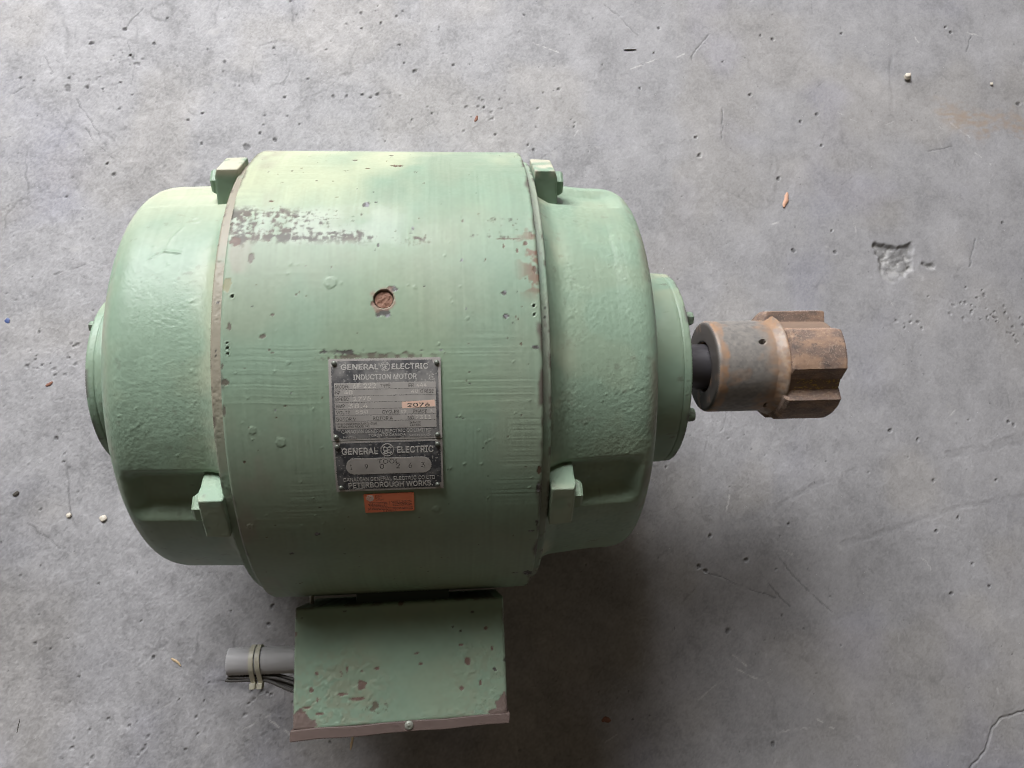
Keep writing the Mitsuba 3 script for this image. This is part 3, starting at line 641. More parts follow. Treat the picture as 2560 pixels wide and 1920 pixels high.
# bolt lugs at 45 degrees, each with the hexagonal head of its through bolt
for sg in (-1, 1):
    for i, t0 in enumerate(LUG_TH):
        w, r0, r1, xa, xb = 0.0236, 0.214, 0.2655, HS + 0.0117, HS + 0.0355
        e = 0.0017
        pts = []
        for s in (-1, 1):
            ww = w - e
            pts += [(xa, s * (ww + 0.001), r0), (xb, s * (ww + 0.003), r0), (xa, s * ww, r1 - e), (xb - 0.004, s * ww * 0.97, r1 - e - 0.0005), (xb - e, s * ww * 0.97, r1 - 0.0085)]
        lug = rbox(pts, e)
        # a fillet that spreads into the bell
        fil = rbox([(xa, s * (w + 0.010), 0.222) for s in (-1, 1)] + [(xa + 0.012, s * (w + 0.006), 0.220) for s in (-1, 1)] + [(xa, s * (w - 0.003), 0.236) for s in (-1, 1)] + [(xa + 0.012, s * (w - 0.004), 0.232) for s in (-1, 1)], 0.0015)
        m = refine(lug + fil, 0.003)
        P = np.asarray(m.vertices).copy()
        P += (0.0014 * (np.stack([N(P + 3 * i, 70, 3, 101 + k) for k in range(3)], -1) - 0.5))
        y, z = P[:, 1] * math.cos(t0) + P[:, 2] * math.sin(t0), -P[:, 1] * math.sin(t0) + P[:, 2] * math.cos(t0)
        m = trimesh.Trimesh(np.stack([sg * P[:, 0], y, z], -1), m.faces if sg > 0 else m.faces[:, ::-1], process=False)

        def lc(V, i=i):
            C = green_colors(V, 110 + i, chips=0.5)
            r = np.hypot(V[:, 1], V[:, 2])
            C = lerp(C, [0.45, 0.42, 0.33] if i == 0 else [0.36, 0.37, 0.28], ss(0.256, 0.2645, r) * ss(0.3, 0.5, N(V, 60, 2, 113)) * (0.85 if i == 0 else 0.35))
            return C
        key = colored('lug', m, 'paint_lug', MOTOR, lc)
        rb_ = 0.2445
        h = to_x(hexhead(0.0142, 0.0105), sg)
        h.apply_transform(trimesh.transformations.rotation_matrix(0.35 + i, [1, 0, 0]))
        h.apply_translation([sg * (xb - 0.0015), rb_ * math.sin(t0), rb_ * math.cos(t0)])
        h = h.subdivide()
        colored('bolt', h, 'paint_lug', key, lambda V: green_colors(V, 120, chips=0.6), angle=25)

# bearing caps with their bolts
CAPS = [(-1, 0.1033, 0.340), (1, 0.1228, 0.3405)]
for sg, rc, xe in CAPS:
    prof = [(0.262, rc - 0.0005)] + [(x, rc + 0.0006) for x in np.linspace(0.268, xe - 0.0112, 14)]
    prof += [(xe - 0.0106, rc - 0.0004), (xe - 0.0098, rc - 0.0012), (xe - 0.0090, rc - 0.0002), (xe - 0.0082, rc)]
    prof += [(x, rc) for x in np.linspace(xe - 0.007, xe - 0.002, 4)] + [(xe - 0.0006, rc - 0.0008), (xe, rc - 0.0026)]
    prof += [(xe + 0.0005, r) for r in np.linspace(rc - 0.006, 0.036, 14)] + [(xe - 0.004, 0.034), (xe - 0.004, 0.02)]
    prof = np.array(prof)
    th = np.linspace(-PI, PI, 481)
    Xg, TH = np.meshgrid(prof[:, 0], th, indexing='ij')
    Rg = np.broadcast_to(prof[:, 1][:, None], Xg.shape)
    V0 = np.stack([sg * Xg, Rg * np.sin(TH), Rg * np.cos(TH)], -1)
    Rg = Rg + 0.0012 * (N(V0, 40, 3, 131) - 0.5)
    C = green_colors(V0, 130 + sg, chips=0.5)
    C = lerp(C, [0.36, 0.345, 0.235], ss(0.25, 0.8, np.sin(TH)) * ss(0.36, 0.58, N(V0, 24, 3, 133)) * (0.55 if sg > 0 else 0.3))
    C = lerp(C, [0.13, 0.12, 0.115], ss(0.006, 0.001, np.abs(Xg - xe)) * ss(0.48, 0.62, N(V0, 60, 3, 134)) * 0.9)
    V = np.stack([sg * Xg, Rg * np.sin(TH), Rg * np.cos(TH)], -1)
    v, f = grid(V)
    cap = obj('bearing_cap', (v, f if sg > 0 else f[:, ::-1]), 'paint_cast', MOTOR, smooth=True, color=np.clip(C, 0.01, 0.9).reshape(-1, 3))
    for t0 in ((21, -47) if sg > 0 else (27,)):
        rb_ = 0.1035 if sg > 0 else 0.092
        t0 = math.radians(t0)
        h = to_x(hexhead(0.0085 if sg > 0 else 0.0068, 0.0125 if sg > 0 else 0.007, 6 if t0 > 0 else 20), sg)
        h.apply_translation([sg * (xe), rb_ * math.sin(t0), rb_ * math.cos(t0)])
        h = h.subdivide()
        colored('bolt', h, 'paint_lug', cap, lambda V: lerp(green_colors(V, 140, chips=0.9), [0.10, 0.10, 0.08], ss(0.3, 0.6, N(V, 200, 2, 141)) * 0.7), angle=30)

# shaft and coupling
obj('shaft', revolve([(0.33, 0.0), (0.33, 0.0298), (0.45, 0.0298), (0.45, 0.0)], 96), 'shaft_steel', MOTOR, smooth=40)


def hub_mesh():
    rh = 0.0602
    prof = [(0.43, 0.0325), (0.3985, 0.0325), (0.3962, 0.0335), (0.3952, 0.0350), (0.3950, 0.0550), (0.3958, 0.0574), (0.3975, 0.0591), (0.3992, rh - 0.0003), (0.4010, rh)]
    prof += [(x, rh) for x in np.linspace(0.403, 0.473, 40)]
    prof += [(0.4755, 0.0607), (0.479, 0.0622), (0.4835, 0.0632), (0.4865, 0.0622), (0.4880, 0.0595), (0.55, 0.0590), (0.5565, 0.0583), (0.5575, 0.057), (0.5575, 0.0)]
    prof = np.array(prof)
    th = np.linspace(-PI, PI, 361)
    Xg, TH = np.meshgrid(prof[:, 0], th, indexing='ij')
    Rg = np.broadcast_to(prof[:, 1][:, None], Xg.shape).copy()
    V0 = np.stack([Xg, Rg * np.sin(TH), Rg * np.cos(TH)], -1)
    out = (Xg > 0.394) & (Rg > 0.05)
    Rg += out * 0.0007 * (N(V0, 90, 3, 151) - 0.5)
    for x, t, r in [(0.4557, 16.7, 0.0031), (0.4717, -71.2, 0.0056)]:
        d = np.hypot(Xg - x, (TH - math.radians(t)) * rh)
        Rg -= np.where((Rg > 0.05) & (Xg < 0.4805), 0.016 * ss(r * 1.06, r * 0.86, d), 0)
    V = np.stack([Xg, Rg * np.sin(TH), Rg * np.cos(TH)], -1)
    return grid(V)


coup = obj('coupling', hub_mesh(), 'hub_steel', MOTOR, smooth=True, label='rusty grey steel coupling hub with five broad teeth on the shaft end')
# outer and root angles of each tooth's two flanks, degrees from the top towards the back
TEETH = [(-17.5, 24.5, -32.0, 40.0), (65.0, 108.0, 62.0, 122.0), (-95.0, -52.0, -108.0, -46.0), (146.0, 186.0, 134.0, 198.0), (213.0, 246.0, 202.0, 250.0)]
for k, (oa, ob, ra, rb2) in enumerate(TEETH):
    ro, ri, e = 0.0724, 0.0545, 0.0006
    an_o, an_i = np.radians(np.linspace(oa, ob, 11)), np.radians(np.linspace(ra, rb2, 13))
    pts = []
    ramp = [[(0.4868, 0.0690), (0.4885, ro)], [(0.4735, 0.0605), (0.4765, 0.0690), (0.4800, ro)], [(0.4800, 0.0605), (0.4840, 0.0690), (0.4880, ro)]][min(k, 2)]
    for x, rad in ramp + [(0.5550, ro), (0.5570, ro - 0.0010)]:
        pts += [(x, (rad - e) * math.sin(a), (rad - e) * math.cos(a)) for a in an_o]
        pts += [(x, (min(rad, 0.0590) - e) * math.sin(a), (min(rad, 0.0590) - e) * math.cos(a)) for a in (an_i[0], an_i[-1])]
        pts += [(x, 0.045 * math.sin(a), 0.045 * math.cos(a)) for a in an_o[[0, 5, -1]]]
    m = refine(rbox(pts, e), 0.003)
    P = np.asarray(m.vertices).copy()
    P += 0.0008 * (np.stack([N(P + 7 * k, 130, 3, 161 + j) for j in range(3)], -1) - 0.5)
    obj('tooth', trimesh.Trimesh(P, m.faces, process=False), 'rust_metal', coup, smooth=32)
# weld-like flare where the hub runs into the teeth
fl = revolve([(0.4690, 0.0592), (0.4730, 0.0602), (0.4770, 0.0618), (0.4805, 0.0638), (0.4835, 0.0656), (0.4858, 0.0663), (0.4875, 0.0652), (0.4888, 0.0625), (0.4892, 0.055)], 220)
Pv = np.asarray(fl.vertices)
fl.vertices = Pv * (1 + 0.022 * (N(Pv, 130, 4, 171) - 0.5))[:, None] ** [0, 1, 1]
obj('flare', fl, 'hub_steel', coup, smooth=True)

# rusty plug in the tapped hole on top
x, s, r = PLUG
pl = []
rr = np.concatenate([[0], np.linspace(0.0008, r * 0.93, 16)])
an = np.linspace(0, 2 * PI, 61)
RR, AN = np.meshgrid(rr, an, indexing='ij')
PX, PS = x + RR * np.cos(AN), s + RR * np.sin(AN)
hgt = RS - 0.0022 + 0.0018 * (N(np.stack([PX * 0.6 + PS * 0.6, PS * 0.7 - PX, PX * 0], -1), 420, 3, 181) - 0.5) * (RR < r * 0.86) - 0.0012 * ss(r * 0.80, r * 0.90, RR) * 0
V = np.stack([PX, hgt * np.sin(PS / RS), hgt * np.cos(PS / RS)], -1)
obj('hole_plug', grid(V), 'plug_rust', MOTOR, smooth=True, label='rough rusty plug in the round hole on top')

# foot skirts: flat plates that run from the barrel's sides down to the floor, with inward feet
for sy in (1, -1):
    xa, xb = (-0.137, 0.1335)
    pts = [(x, sy * y, z) for x in (xa, xb) for y, z in ((0.2725, -0.045), (0.2725, -0.275), (0.2695, -0.275), (0.2695, -0.045))]
    pts2 = [(x, sy * y, z) for x in (xa, xb) for y, z in ((0.2725, -0.275), (0.19, -0.275), (0.2725, -0.2835), (0.19, -0.2835))]
    m = refine(rbox(pts, 0.0012) + rbox(pts2, 0.0012), 0.02)
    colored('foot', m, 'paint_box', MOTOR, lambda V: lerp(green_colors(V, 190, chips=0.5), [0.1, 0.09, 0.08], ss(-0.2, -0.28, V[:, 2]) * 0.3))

# ------------------------------------------------------------------ the plates, curved with the barrel


def bend(mesh, r):
    """(x, s, h) of a flat mesh to the barrel: s runs along the arc, h is the height over radius r."""
    V = np.asarray(mesh.vertices)
    R = r + V[:, 2]
    a = V[:, 1] / RS
    out = trimesh.Trimesh(np.stack([V[:, 0], R * np.sin(a), R * np.cos(a)], -1), mesh.faces, process=False)
    return out


def extrude(shape, h0, h1):
    parts = []
    for g in getattr(shape, 'geoms', [shape]):
        if g.is_empty or g.area < 1e-9:
            continue
        m = trimesh.creation.extrude_polygon(g, h1 - h0, engine='earcut')
        m.apply_translation([0, 0, h0])
        parts.append(m)
    return trimesh.util.concatenate(parts)


def slab(shape, h0, h1, step=0.004):
    """Extruded sheet cut in strips across the arc, so that it bends with the barrel."""
    x0, y0, x1, y1 = shape.bounds
    cuts = np.linspace(y0, y1, max(2, int((y1 - y0) / step) + 1))
    seg = [shape.intersection(sbox(x0 - 1, a, x1 + 1, b)) for a, b in zip(cuts[:-1], cuts[1:])]
    pieces = []
    for s_ in seg:
        for g in getattr(s_, 'geoms', [s_]):
            if g.geom_type == 'Polygon' and g.area > 1e-10:
                pieces.append(extrude(g, h0, h1))
    return trimesh.util.concatenate(pieces)


def rrect(x0, y0, x1, y1, r=0.0):
    b = sbox(min(x0, x1) + r, min(y0, y1) + r, max(x0, x1) - r, max(y0, y1) - r)
    return b.buffer(r, quad_segs=6) if r else b


def lettering(items, depth, h0, bold=False):
    out = []
    for t, x0, x1, sb, h in items:
        m = meshkit.text_mesh(t, h, depth, bold)
        b = m.bounds
        m.apply_translation([-b[0, 0], 0, h0])
        m.apply_scale([(x1 - x0) / (b[1, 0] - b[0, 0]), 1, 1])
        m.apply_translation([x0, sb, 0])
        out.append(m)
    return trimesh.util.concatenate(out)


def monogram(cx, cy, r, h0, h1):
    """Ring with four curls and two script letters."""
    w = r * 0.10
    sh = [Point(cx, cy).buffer(r).difference(Point(cx, cy).buffer(r - w))]

    def arc(x, y, rad, a0, a1, n=14, ry=None):
        a = np.radians(np.linspace(a0, a1, n))
        return [(cx + r * (x + rad * math.cos(t)), cy + r * (y + (ry or rad) * math.sin(t))) for t in a]
    strokes = [arc(-0.30, 0.12, 0.26, 30, 330, ry=0.34), arc(-0.22, -0.36, 0.22, 95, -200, ry=0.26), [(cx - 0.05 * r, cy + 0.02 * r), (cx - 0.03 * r, cy - 0.40 * r)],
               arc(0.26, 0.20, 0.22, 20, 285, ry=0.24), arc(0.26, -0.22, 0.26, 100, 350, ry=0.25), [(cx - 0.10 * r, cy - 0.02 * r), (cx + 0.24 * r, cy + 0.02 * r)]]
    strokes += [arc(0.70 * math.cos(b), 0.70 * math.sin(b), 0.13, math.degrees(b) + 60, math.degrees(b) + 300) for b in (PI / 4, 3 * PI / 4, 5 * PI / 4, 7 * PI / 4)]
    sh += [LineString(q).buffer(w * 0.55, cap_style='round') for q in strokes]
    return extrude(unary_union(sh), h0, h1)


def csa_mark(cx, cy, r, h0, h1):
    a = np.radians(np.linspace(40, 320, 24))
    c = LineString([(cx + r * math.cos(t), cy + r * math.sin(t)) for t in a]).buffer(r * 0.10)
    m = extrude(c, h0, h1)
    t = lettering([('SA', cx - 0.52 * r, cx + 0.62 * r, cy - 0.36 * r, 0.72 * r)], h1 - h0, h0)
    return trimesh.util.concatenate([m, t])


LIGHT1 = [('GENERAL', -0.0391, -0.0053, -0.0584, 0.0046), ('ELECTRIC', 0.0065, 0.0394, -0.0586, 0.0048), ('INDUCTION MOTOR', -0.0284, 0.0288, -0.0676, 0.0046),
          ('CANADIAN GENERAL ELECTRIC CO LIMITED', -0.0405, 0.0408, -0.1166, 0.0031), ('TORONTO CANADA', -0.0164, 0.0173, -0.1201, 0.0024), ('MADE IN CANADA', 0.0209, 0.0404, -0.1208, 0.0018), ('P-9207066', -0.0394, -0.0281, -0.1214, 0.0017)]
DARK1 = [('MODEL', -0.0445, -0.0317, -0.0750, 0.0031), ('TYPE', -0.0041, 0.0048, -0.0750, 0.0031), ('FR', 0.0215, 0.026, -0.0750, 0.0031), ('HP', -0.0449, -0.0402, -0.0805, 0.0031), ('C RISE', 0.032, 0.044, -0.0807, 0.0031),
         ('SPEED', -0.0448, -0.0325, -0.0864, 0.003), ('AMP', -0.0447, -0.0366, -0.0927, 0.003), ('VOLTS', -0.0445, -0.0321, -0.0985, 0.0029), ('CYCLES', -0.0033, 0.0119, -0.0987, 0.003), ('PHASE', 0.0249, 0.0375, -0.0987, 0.0029),
         ('ROTOR V', -0.0444, -0.0271, -0.1046, 0.003), ('ROTOR A', -0.0116, 0.0061, -0.1046, 0.0031), ('NO', 0.0199, 0.0252, -0.1047, 0.0031),
         ('WHEN ORDERING PARTS GIVE', -0.0451, -0.0083, -0.1086, 0.0018), ('SERIAL AND MODEL NO', -0.0438, -0.0151, -0.1111, 0.0018), ('SERVICE', 0.0215, 0.0314, -0.1086, 0.0016), ('FACTOR', 0.0217, 0.0314, -0.1111, 0.0016)]
STAMP1 = [('6F 222', -0.0286, -0.0081, -0.0752, 0.0040), ('444', 0.0286, 0.0376, -0.0752, 0.0035), ('40', -0.0367, -0.0293, -0.0806, 0.0036), ('40', 0.0237, 0.0298, -0.0806, 0.0032), ('1775', -0.0287, -0.013, -0.0865, 0.0034),
          ('38.4', -0.0333, -0.0159, -0.0932, 0.0040), ('550', -0.027, -0.016, -0.0984, 0.0031), ('60', 0.0138, 0.0185, -0.0984, 0.0029), ('3', 0.0405, 0.0424, -0.0987, 0.0028), ('7311', 0.027, 0.0413, -0.1048, 0.0033)]
ROWS = [(-0.0704, -0.0762), (-0.0766, -0.0820), (-0.0824, -0.0878), (-0.0882, -0.0939), (-0.0943, -0.0996), (-0.1000, -0.1052), (-0.1056, -0.1124)]
H0 = 0.0008                                                     # bedding gap between barrel and plate


def notched(x0, y0, x1, y1, r):
    b = sbox(x0, y0, x1, y1)
    for cx in (x0, x1):
        for cy in (y0, y1):
            b = b.difference(Point(cx, cy).buffer(r, quad_segs=6))
    return b


p1 = obj('rating_plate', bend(slab(rrect(-0.0502, -0.1235, 0.0509, -0.0485, 0.0008), H0, H0 + 0.0011), RS), 'plate_metal', MOTOR, label='metal rating plate with black enamel field and ruled data rows')
obj('enamel_field', bend(slab(notched(-0.0478, -0.1219, 0.0484, -0.0506, 0.0052), H0 + 0.0009, H0 + 0.0013), RS), 'plate_worn', p1)
for a, b in ROWS:
    obj('data_row', bend(slab(rrect(-0.0455, b, 0.0460, a), H0 + 0.0011, H0 + 0.0016), RS), 'plate_metal', p1)
obj('raised_lettering', trimesh.util.concatenate([bend(lettering(LIGHT1[:3], 0.0005, H0 + 0.0011, True), RS), bend(lettering(LIGHT1[3:], 0.0005, H0 + 0.0011), RS)]), 'letter_light', p1, kind='stuff')
obj('monogram', bend(monogram(0.0007, -0.0561, 0.0043, H0 + 0.0011, H0 + 0.0016), RS), 'letter_light', p1)
obj('certification_mark', bend(csa_mark(0.0427, -0.0663, 0.0026, H0 + 0.0011, H0 + 0.0016), RS), 'letter_light', p1)
obj('row_lettering', bend(lettering(DARK1, 0.0003, H0 + 0.0015), RS), 'letter_dark', p1, kind='stuff')
obj('stamped_figures', bend(lettering(STAMP1, 0.0003, H0 + 0.0015), RS), 'stamped', p1, kind='stuff')
tg = obj('number_tag', bend(slab(Polygon([(0.0148, -0.0944), (0.0452, -0.0932), (0.0449, -0.0872), (0.0148, -0.0885)]), H0 + 0.0014, H0 + 0.0018), RS), 'tag_paper', p1, label='small shiny peach tag printed 2076')
obj('print', bend(lettering([('2076', 0.0198, 0.0401, -0.0931, 0.0033)], 0.0002, H0 + 0.0017, True), RS), 'letter_dark', tg, kind='stuff')

p2 = obj('tool_plate', bend(slab(rrect(-0.0492, -0.1752, 0.0509, -0.1243, 0.0008), H0, H0 + 0.0011), RS), 'plate_metal', MOTOR, label='second smaller plate, black with a light oval number window')
obj('enamel_field', bend(slab(notched(-0.0474, -0.1732, 0.0491, -0.1259, 0.0050), H0 + 0.0009, H0 + 0.0013), RS), 'plate_black', p2)
obj('number_window', bend(slab(rrect(-0.0385, -0.1572, 0.0402, -0.1411, 0.0078), H0 + 0.0011, H0 + 0.0016), RS), 'plate_metal', p2)
T2 = [('GENERAL', -0.0414, -0.0085, -0.1370, 0.0060), ('ELECTRIC', 0.0089, 0.0424, -0.1366, 0.0060), ('CANADIAN GENERAL ELECTRIC CO LTD', -0.042, 0.0432, -0.1644, 0.0038), ('PETERBOROUGH WORKS.', -0.0376, 0.041, -0.1713, 0.0052), ('V-9586057', -0.0376, -0.0228, -0.1739 + 0.0003, 0.0018)]
obj('raised_lettering', trimesh.util.concatenate([bend(lettering(T2[:2] + T2[3:4], 0.0005, H0 + 0.0011, True), RS), bend(lettering(T2[2:3] + T2[4:], 0.0005, H0 + 0.0011), RS)]), 'letter_light', p2, kind='stuff')
obj('monogram', bend(monogram(0.0001, -0.1334, 0.0062, H0 + 0.0011, H0 + 0.0016), RS), 'letter_light', p2)
K2 = [('TOOL', -0.0094, 0.0106, -0.1468, 0.0042), ('1', -0.0348, -0.0330, -0.1517, 0.0048), ('9', -0.0214, -0.0183, -0.1519, 0.0049), ('0', -0.0076, -0.0037, -0.1521, 0.0049), ('2', 0.0075, 0.0109, -0.152, 0.0049), ('6', 0.019, 0.0222, -0.1519, 0.005), ('3', 0.0307, 0.0341, -0.1517, 0.0049)]
obj('stamped_figures', bend(lettering(K2, 0.0002, H0 + 0.0015), RS), 'letter_dark', p2, kind='stuff')


def screw_head(x, s, r, parent, mat, h=0.0022):
    m = trimesh.creation.revolve(np.array([(0, 0), (r, 0), (r, h * 0.3), (r * 0.86, h * 0.75), (r * 0.5, h), (0, h * 1.02)]), sections=18)
    m.apply_translation([0, 0, RS + H0 + 0.0011])
    m.apply_transform(trimesh.transformations.rotation_matrix(-s / RS, [1, 0, 0]))
    m.apply_translation([x, 0, 0])
    obj('screw', m, mat, parent, smooth=40)


for x, s, m in [(-0.0451, -0.0526, 'dull_screw'), (0.0473, -0.0535, 'dull_screw'), (0.0466, -0.1200, 'dull_screw'), (-0.0457, -0.1201, 'dull_screw')]:
    screw_head(x, s, 0.0024, p1, m)
for x, s, m in [(-0.0453, -0.1291, 'dull_screw'), (0.0464, -0.1291, 'dull_screw'), (0.0454, -0.1706, 'dull_screw'), (-0.0445, -0.1709, 'dull_screw')]:
    screw_head(x, s, 0.0024, p2, m)

# the orange sticker below the plates
stk = obj('safety_sticker', bend(slab(Polygon([(-0.0247, -0.1799), (0.0229, -0.1793), (0.0224, -0.2008), (-0.0242, -0.2018)]).buffer(-0.001).buffer(0.001), 0.0004, 0.0009), RS), 'sticker_orange', MOTOR, label='faded orange safety sticker with dark fine print')
cx, cy, r = -0.0188, -0.1843, 0.0036
mark = Point(cx, cy).buffer(r)
for k in range(3):
    a = np.linspace(0, 1, 12)
    mark = mark.difference(LineString([(cx - r * 1.3 + 2.0 * r * t, cy + r * (0.45 - 0.55 * k) + r * 0.45 * t * t) for t in a * 0.8]).buffer(0.00032))
obj('emblem', bend(extrude(mark, 0.0008, 0.0011), RS), 'sticker_white', stk)
lines = [lettering([('Electrical', -0.0137, -0.0075, -0.1830, 0.0017), ('Safety', -0.0139, -0.0090, -0.1852, 0.0017), ('Authority', -0.014, -0.0060, -0.1875, 0.0017), ('S 469235', -0.0075, 0.0052, -0.2012, 0.0020)], 0.0002, 0.0008)]
dash = []
for row in range(4):                                            # print too small to read: rows of short ink strokes
    for x0, x1 in ((-0.0215, -0.0030), (0.0005, 0.0200)):
        x = x0 + rng.uniform(0, 0.002)
        y = -0.1902 - 0.0016 * row + (0.0010 if x0 > 0 else 0)
        while x < x1:
            l = rng.uniform(0.0008, 0.0024)
            dash.append(sbox(x, y, min(x + l, x1), y + 0.0007))
            x += l + 0.0005
for row in range(2):
    x = -0.0215
    while x < 0.0195:
        l = rng.uniform(0.0008, 0.0028)
        dash.append(sbox(x, -0.1967 - 0.0017 * row, x + l, -0.1967 - 0.0017 * row + 0.0006))
        x += l + 0.0005
dash.append(sbox(-0.0012, -0.1925, -0.0009, -0.1880))
lines.append(trimesh.util.concatenate([extrude(d, 0.0008, 0.0010) for d in dash]))
obj('print', bend(trimesh.util.concatenate(lines), RS), 'sticker_ink', stk, kind='stuff')

# ------------------------------------------------------------------ terminal box on the side
ZB = 0.05                                                       # its top, over the axis
BC = np.array([(-0.1186, -0.2804), (0.1156, -0.2787), (0.1160, -0.4052), (-0.1184, -0.4083)])   # TL TR BR BL
BH = 0.150


def build_box():
    rr = 0.0035

    def side(n, L):
        a = np.linspace(0, PI / 2, 6)[:-1]
        inn = np.linspace(rr, L - rr, n)
        u = np.concatenate([[0, 0], rr * (1 - np.cos(a[1:])), inn, L - rr * (1 - np.cos(a[1:]))[::-1], [L, L]])
        d = np.concatenate([[BH, rr], rr * (1 - np.sin(a[1:])), 0 * inn, rr * (1 - np.sin(a[1:]))[::-1], [rr, BH]])
        return u / L, d
    u, du = side(190, 0.235)
    w, dw = side(104, 0.127)
    U, W = np.meshgrid(u, w, indexing='ij')
    D = np.minimum(du[:, None] + dw[None, :], BH)
    xy = ((1 - U) * (1 - W))[..., None] * BC[0] + (U * (1 - W))[..., None] * BC[1] + (U * W)[..., None] * BC[2] + ((1 - U) * W)[..., None] * BC[3]
    P = np.concatenate([xy, (ZB - D)[..., None]], -1)
    X, Y = xy[..., 0], xy[..., 1]
    Q = np.stack([X, Y, P[..., 2]], -1)
    top = (D < 0.004).astype(float)
    C = green_colors(Q, 210, chips=0.0)
    C = lerp(C, C * [0.85, 0.86, 0.90], ss(0.45, 0.7, N(Q, 16, 3, 211)) * 0.5)
    # blistered, flaking zone at the lower left; duller towards the lid
    zone = ss(0.075, 0.02, np.hypot((X + 0.068) * 0.9, Y + 0.375)) + 0.55 * ss(0.07, 0.02, np.hypot(X - 0.085, Y + 0.372)) + 0.6 * ss(0.016, 0.0, Y + 0.408) * ss(-0.02, 0.02, X)
    n1, n2 = N(Q, 150, 3, 212), N(Q, 60, 3, 213)
    C = lerp(C, [0.24, 0.255, 0.185], np.clip(zone, 0, 1) * ss(0.42, 0.62, N(Q, 130, 2, 214)) * 0.55)
    H = np.clip(zone, 0, 1) * 0.00055 * ss(0.48, 0.70, N(Q, 240, 3, 218)) + 0.0006 * (n2 - 0.5) + 0.0003 * (n1 - 0.5)
    fl = ss(0.80, 0.83, n1 * 0.62 + n2 * 0.38 + 0.10 * np.clip(zone, 0, 1) + 0.03)
    C = lerp(C, [0.15, 0.092, 0.078], fl * 0.9)
    H -= 0.0005 * fl
    wb = N(Q, 190, 3, 215) - 0.5

    def px(a, b):                                                # position on the face in the crop the flakes were read from
        return (BC[0] + (a - 600) / 1440 * (BC[1] - BC[0]) + (b - 200) / 850 * (BC[3] - BC[0]))
    for a, b, ra, rb, kd in [(1320, 205, 17, 22, 'r'), (1820, 297, 10, 9, 'd'), (1680, 395, 9, 8, 'd'), (1735, 425, 6, 12, 'd'), (1910, 422, 13, 12, 'r'), (1735, 528, 18, 7, 'r'), (1425, 570, 18, 9, 'r'), (1455, 645, 14, 12, 'r'), (1780, 645, 22, 24, 'r'), (1950, 572, 8, 18, 'r'), (1962, 715, 13, 15, 'd'), (1730, 835, 15, 17, 'r'), (1862, 805, 8, 15, 'r'), (2045, 655, 18, 14, 'd'), (1060, 768, 30, 32, 'r'), (1025, 858, 45, 13, 'r'), (925, 822, 24, 9, 'r'), (760, 855, 12, 18, 'r'), (755, 665, 12, 14, 'r'), (720, 778, 13, 16, 'r'), (1155, 655, 20, 12, 'r'), (1060, 672, 13, 9, 'r'), (690, 895, 28, 10, 'r'), (660, 930, 22, 16, 'r'), (770, 945, 26, 9, 'r'), (610, 385, 14, 20, 'r'), (940, 240, 10, 5, 'd'), (650, 270, 6, 6, 'd'), (1160, 920, 62, 46, 'm')]:
        cx_, cy_ = px(a, b)
        d = np.hypot((X - cx_) / (ra / 1440 * 0.235), (Y - cy_) / (rb / 850 * 0.127)) + 2.2 * wb
        m = ss(1.15, 0.85, d) * top
        col = {'r': [0.15, 0.092, 0.078], 'd': [0.06, 0.05, 0.05], 'm': [0.10, 0.075, 0.055]}[kd]
        if kd == 'm':
            m = m * ss(0.40, 0.60, N(Q, 260, 3, 216)) * 0.9
        C = lerp(C, col, m * 0.92)
        H -= 0.0005 * m
    # bare primer at the two lid corners
    for cxy, rx, ry in ((BC[3] + [0.008, 0.004], 0.020, 0.019), (BC[2] + [-0.003, 0.004], 0.016, 0.020)):
        d = np.abs(X - cxy[0]) / rx + np.abs(Y - cxy[1]) / ry + 0.9 * wb
        C = lerp(C, [0.165, 0.118, 0.108], ss(1.06, 0.98, d) * 0.95)
        H -= 0.0004 * ss(1.06, 0.98, d)
    # worn edges
    ed = np.minimum(np.minimum(U * 0.235, (1 - U) * 0.235), W * 0.127)
    C = lerp(C, [0.12, 0.085, 0.08], ss(0.003, 0.0005, ed + 0.004 * wb) * ss(0.50, 0.62, N(Q, 70, 3, 217)) * 0.7)
    P[..., 2] += H * top
    v, f = grid(P)
    return v, f[:, ::-1], np.clip(C, 0.01, 0.9).reshape(-1, 3)


v, f, c = build_box()
BOX = obj('terminal_box', (v, f), 'paint_box', MOTOR, smooth=True, color=c, label='square green terminal box with flaking paint on the motor side')
# lid: a shallow pan over the outer end
lp = [(-0.1196, -0.4084), (0.1174, -0.4044), (0.1164, -0.4128), (-0.1200, -0.4178)]
pts = [(x, y, z) for x, y in lp for z in (ZB + 0.0004, ZB - BH)]
lid = refine(rbox(pts, 0.0011), 0.006)
Pv = np.asarray(lid.vertices)
lid.vertices = Pv + [0, 0, 1] * (0.0010 * (N(Pv, 45, 3, 221) - 0.5))[:, None] + [0, 1, 0] * (0.0022 * (N(Pv * [1, 0, 0], 22, 2, 222) - 0.5))[:, None]
obj('lid', lid, 'primer_brown', BOX, smooth=35, label='brown primed lid with the paint worn off')
# pan-head screw with a square socket in the lid's flange
sx, sy, rs_ = 0.007, -0.4090, 0.0050
head = m3.Manifold.revolve(m3.CrossSection([[(0, 0), (rs_, 0), (rs_, 0.0012), (rs_ * 0.8, 0.0027), (rs_ * 0.45, 0.0034), (0, 0.0035)]]), 28)
head = head - m3.Manifold.cube([0.0030, 0.0030, 0.004], True).rotate([0, 0, 20]).translate([0.0004, -0.0004, 0.0036])
mm = head.to_mesh()
hm = trimesh.Trimesh(mm.vert_properties[:, :3], mm.tri_verts)
hm.apply_transform(trimesh.transformations.rotation_matrix(0.3, [1, 0, 0]))
hm.apply_translation([sx, sy, ZB + 0.0012])
obj('lid_screw', hm, 'zinc', BOX, smooth=30, label='pale pan head screw with square socket')
